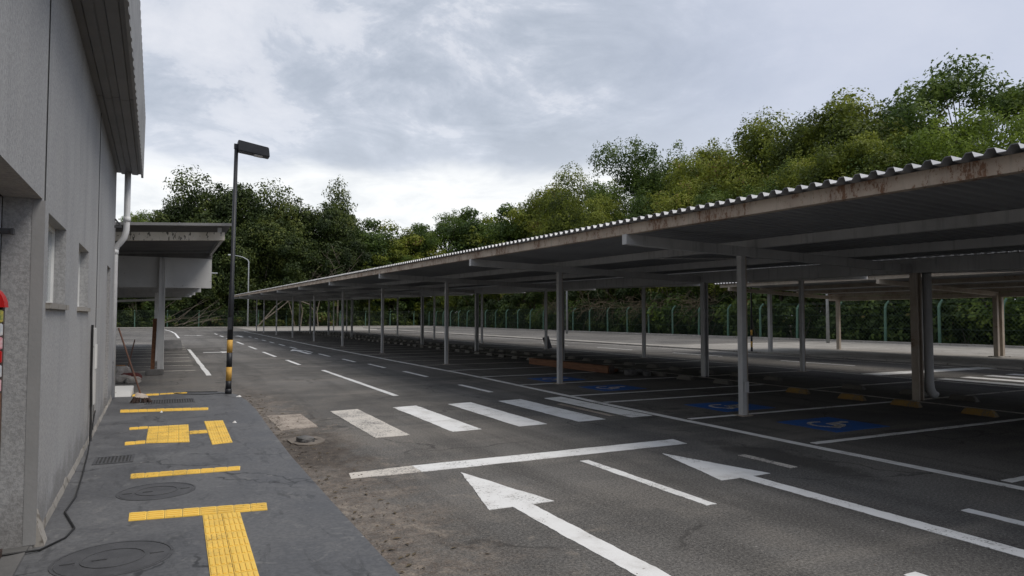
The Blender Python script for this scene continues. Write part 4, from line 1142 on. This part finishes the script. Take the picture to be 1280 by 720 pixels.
sack(-1.08,19.6,.0,.2,.16,.20,.5,'bag','cement_sack','plump pale sack standing at the back of the pile','sack')
sack(-.78,18.95,.0,.16,.14,.08,.1,'bag','cement_sack','small grey-white sack nearest the camera in the pile','sack')
bk = MB(); bk.tube([(-1.16,20.4,0),(-1.16,20.4,.04),(-1.16,20.4,.34)], [.10,.105,.13], 20); bk.tube([(-1.16,20.4,.325),(-1.16,20.4,.35)], [.138,.138], 20)
tag(bk.build('bucket', M['terracotta'], smooth=False), 'ochre plastic bucket behind the sacks by the wall end', 'bucket')
pl = MB(); pl.hexa([(-1.05,15.35,SW),(-.66,15.3,SW),(-.64,15.95,SW),(-1.05,15.95,SW),(-1.05,15.42,SW+.10),(-.68,15.4,SW+.09),(-.64,15.97,SW+.16),(-1.05,15.97,SW+.17)])
tag(pl.build('concrete_slab', M['panel'], bevel=.006), 'pale grey slab lying on the sidewalk at the foot of the wall end', 'slab')
fb = MB(); fb.box(-.58,-.14,21.1,21.27,.0,.16); tag(fb.build('concrete_block', M['concrete_dark'], bevel=.015), 'dark concrete block at the foot of the walkway post', 'block')
pk = MB(); pk.bar((-.42,21.35,.0),(-.38,21.5,1.55),.10,.03,(0,1,0)); tag(pk.build('timber_plank', M['wood']), 'brown plank standing upright against the walkway post', 'plank')
tb = MB(); tb.hexa([(-.3,36.2,0),(.55,36.6,0),(.5,38.0,0),(-.35,37.6,0),(-.3,36.2,.1),(.55,36.6,.1),(.5,38.0,.45),(-.35,37.6,.45)]); tag(tb.build('tilted_slab', M['concrete_dark'], bevel=.01), 'dark tilted slab lying on the asphalt beyond the walkway post', 'slab')
# broken drain with chunk of concrete
hole = MB(); hole.ring(1.60,9.1,.13,.23,-.02,.016,28,sx=.95,sy=1.5)
hole.v = [(x+.05*noise.noise(Vector((x*9,y*9,1))), y+.08*noise.noise(Vector((x*9,y*9,5))), z+.006*noise.noise(Vector((x*20,y*20,3)))) for x,y,z in hole.v]
tag(hole.build('broken_drain_rim', M['rubble_edge']), 'crumbling pale concrete rim around the broken drain near the kerb', 'drain rim')
pit_shade = MB(); pit_shade.disc(1.60,9.1,.14,-.02,.007,20); tag(pit_shade.build('drain_pit_shade', M['dark_gap']), kind='structure')  # flat dark disc painted as the shade inside the broken drain
sack(1.56,9.02,.0,.085,.10,.045,.4,'concrete_dark','concrete_chunk','broken grey concrete chunk sitting in the drain rim near the kerb','rubble')
# loose grit, pebbles and leaf scraps swept against the kerb
gp = MB(); random.seed(77)
def pebble(x, y, z, sz):
    b = len(gp.v); n = 6
    gp.v += [(x+sz*random.uniform(.7,1.2)*math.cos(2*PI*k/n), y+sz*random.uniform(.7,1.2)*math.sin(2*PI*k/n), z) for k in range(n)]
    gp.v += [(x+sz*.55*random.uniform(.6,1.2)*math.cos(2*PI*k/n+.4), y+sz*.55*random.uniform(.6,1.2)*math.sin(2*PI*k/n+.4), z+sz*random.uniform(.5,.8)) for k in range(n)]
    for k in range(n): gp.f.append((b+k, b+(k+1)%n, b+n+(k+1)%n, b+n+k))
    gp.f.append(tuple(b+n+k for k in range(n)))
for k in range(1500):
    y = random.uniform(2.5,14); x = 1.28+abs(random.gauss(0,.42))
    if noise.noise(Vector((x*1.5,y*1.1,2))) < -.05 and random.random() < .8: continue
    pebble(x, y, -.001, random.choice((.004,.005,.006,.008,.012))*random.uniform(.7,1.3))
for k in range(260):
    pebble(random.uniform(1.6,7), random.uniform(2.3,9), .002, random.uniform(.003,.007))
tag(gp.build('loose_grit', M['rubble_edge']), 'loose grit and pebbles scattered along the kerb', 'grit', kind='stuff')
lf = MB()
for k in range(170):
    y = random.uniform(2.5,15); x = 1.30+abs(random.gauss(0,.22))
    a = random.uniform(0,2*PI); l = random.uniform(.015,.04); u = Vector((math.cos(a),math.sin(a),0)); w_ = Vector((-u.y,u.x,0))*l*.35; c = Vector((x,y,.006))
    b = len(lf.v); lf.v += [tuple(c-u*l),tuple(c+w_+Vector((0,0,.008))),tuple(c+u*l),tuple(c-w_+Vector((0,0,.004)))]; lf.f.append((b,b+1,b+2,b+3))
tag(lf.build('leaf_litter', M['vine']), 'dry leaf scraps lying along the kerb', 'leaf litter', kind='stuff')
# stack of timber and rubble under the carport
tp = thing('timber_beam', 'long reddish-brown timber beam lying under the carport beside the second front post', 'timber', (0,0,0))
mb = MB(); mb.bar((10.9,20.3,.12),(11.05,15.9,.12),.22,.2); mb.build('beam_body', M['wood'], tp)
mb = MB(); mb.box(10.97,11.13,15.86,15.895,.02,.22); mb.build('beam_end', M['brownframe'], tp)
tag(MB().bar((11.3,19.8,.05),(11.5,16.4,.05),.3,.09).build('timber_beam', M['wood']), 'flat brown board lying behind the long timber beam', 'timber')
for k,(x,y,s) in enumerate(((11.35,15.4,.16),(11.6,15.0,.12),(11.8,15.5,.14))):
    sack(x,y,0,s,s*.9,s*.55,k,'concrete_dark','rubble_lump',('biggest dark rubble lump at the end of the timber beam','smallest dark rubble lump, nearest the camera by the timber','dark rubble lump farthest right of the timber end')[k],'rubble')
bd = MB(); bd.bar((16.95,29.75,.01),(16.80,29.85,.60),.36,.03,(0,-1,.2)); tag(bd.build('black_board', M['black']), 'black board leaning beside a rear carport post', 'board')
# cable along the wall foot and loose cable by the lamp post
cb = MB(); cb.tube([(-.81,9.9,SW+.4),(-.80,9.0,SW+.012),(-.74,7.9,SW+.012),(-.70,7.0,SW+.012),(-.72,6.5,SW+.012),(-.60,5.98,SW+.012),(-.63,5.75,SW+.012),(-.75,5.52,SW+.012),(-.9,5.45,SW+.03),(-1.2,5.4,.075)], .007, 8)
tag(cb.build('cable', M['cable'], smooth=True), 'black cable trailing along the wall foot into the shutter opening', 'cable')
cb = MB(); cb.tube([(1.0,15.0,SW+.02),(.7,15.0,SW+.012),(.3,15.25,SW+.012),(.1,15.5,SW+.012),(.3,15.65,SW+.012),(.9,15.45,SW+.012)], .007, 6)
tag(cb.build('cable', M['cable'], smooth=True), 'thin loose cable looped on the sidewalk left of the lamp post', 'cable')
def scrap(x, y, z, r, lab):
    mb = MB(); n = 7; top = [(x+r*random.uniform(.5,1.1)*math.cos(2*PI*k/n), y+r*1.3*random.uniform(.5,1.1)*math.sin(2*PI*k/n)) for k in range(n)]
    b = 0; mb.v = [(a,c,z+.001) for a,c in top]+[(x,y,z+.03)]+[(x+.3*r,y-.2*r,z+.02)]
    mb.f = [(k,(k+1)%n,n) for k in range(n)]+[tuple(range(n-1,-1,-1))]
    tag(mb.build('paper_scrap', M['paper']), lab, 'litter')
scrap(1.24,14.4,SW,.07,'white paper scrap on the sidewalk edge right of the lamp post foot')
scrap(.88,10.9,SW,.035,'tiny white paper scrap right of the small yellow block of tiles')
scrap(-.1,12.6,SW,.03,'tiny white scrap just below the long yellow strip near the broom')

# ------------------------------------------------------------------ sky and light
SUN_EL, SUN_AZ = R(56), R(140)      # azimuth measured from +Y towards +X
world = bpy.data.worlds.new('World'); scene.world = world; world.use_nodes = True
wt = world.node_tree
class WN(NT):
    def __init__(self, t): self.t = t; self.n = t.nodes; self.l = t.links
w = WN(wt)
bg = wt.nodes['Background']; outw = [n for n in wt.nodes if n.type == 'OUTPUT_WORLD'][0]
sky = wt.nodes.new('ShaderNodeTexSky'); sky.sky_type = 'NISHITA'; sky.sun_disc = False
sky.sun_elevation = SUN_EL; sky.sun_rotation = SUN_AZ
w.link(sky.outputs[0], bg.inputs['Color']); bg.inputs['Strength'].default_value = .08
tc = wt.nodes.new('ShaderNodeTexCoord'); sep = wt.nodes.new('ShaderNodeSeparateXYZ'); w.link(tc.outputs['Generated'], sep.inputs[0])
zz = w.math('ADD', w.math('MAXIMUM', sep.outputs[2], 0.0), .16)
cmb = wt.nodes.new('ShaderNodeCombineXYZ')
w.link(w.math('DIVIDE', sep.outputs[0], zz), cmb.inputs[0]); w.link(w.math('DIVIDE', sep.outputs[1], zz), cmb.inputs[1])
pv = cmb.outputs[0]
n1 = w.noise(pv, .75, 9, .62, .4); n2 = w.noise(pv, 2.6, 8, .64, .5)
mixn = w.math('ADD', w.math('MULTIPLY', n1, .68), w.math('MULTIPLY', n2, .32))
# overcast: dense cloud on the left of the view, thin even veil to the right
cl = w.ramp(mixn, [(.40,(.33,.37,.435)),(.465,(.41,.45,.52)),(.50,(.485,.52,.59)),(.52,(.575,.60,.66)),(.575,(.65,.665,.715)),(.66,(.69,.70,.74))])
veil = w.ramp(n1, [(.35,(.455,.495,.60)),(.65,(.535,.565,.655))])
xr = w.math('SUBTRACT', w.math('MULTIPLY', sep.outputs[0], .74), w.math('MULTIPLY', sep.outputs[1], .67))
skyc = w.mix(w.smooth(xr, -.25, .22), cl, veil)
# bright band low over the far trees
el = w.math('ADD', sep.outputs[2], w.math('MULTIPLY', w.math('SUBTRACT', w.noise(pv, .55, 6, .6, .6), .5), .16))
band = w.math('MULTIPLY', w.smooth(el, .225, .185), w.smooth(xr, .05, -.12))
band2 = w.math('MULTIPLY', w.smooth(el, .33, .18), .35)
skyc = w.mix(band2, skyc, (.74,.77,.83))
skyc = w.mix(band, skyc, w.ramp(n2, [(.3,(.70,.72,.74)),(.55,(.86,.865,.86))]))
bg2 = wt.nodes.new('ShaderNodeBackground'); w.link(skyc, bg2.inputs['Color']); bg2.inputs['Strength'].default_value = 1.0
mx = wt.nodes.new('ShaderNodeMixShader'); mx.inputs[0].default_value = .9
w.link(bg.outputs[0], mx.inputs[1]); w.link(bg2.outputs[0], mx.inputs[2]); w.link(mx.outputs[0], outw.inputs['Surface'])

sd = bpy.data.lights.new('sun', 'SUN'); sd.energy = 1.9; sd.angle = R(30); sd.color = (1,.94,.86)
so = bpy.data.objects.new('sun', sd); COL.objects.link(so)
dirv = Vector((math.sin(SUN_AZ)*math.cos(SUN_EL), math.cos(SUN_AZ)*math.cos(SUN_EL), math.sin(SUN_EL)))
so.rotation_euler = dirv.to_track_quat('Z','Y').to_euler(); so.location = dirv*60

# ------------------------------------------------------------------ camera
cam = bpy.data.cameras.new('camera'); co = bpy.data.objects.new('camera', cam); COL.objects.link(co)
cam.sensor_width = 36; cam.lens = 853*36/1280; cam.clip_end = 2000; cam.clip_start = .05
co.location = (0,0,1.6); co.rotation_euler = (R(90+2.4167), 0, R(-26.5715))
scene.camera = co
vs = scene.view_settings; vs.view_transform = 'Standard'; vs.look = 'None'; vs.exposure = .36; vs.gamma = 1; vs.use_curve_mapping = False
scene.cycles.max_bounces = 8
scene.cycles.use_denoising = True
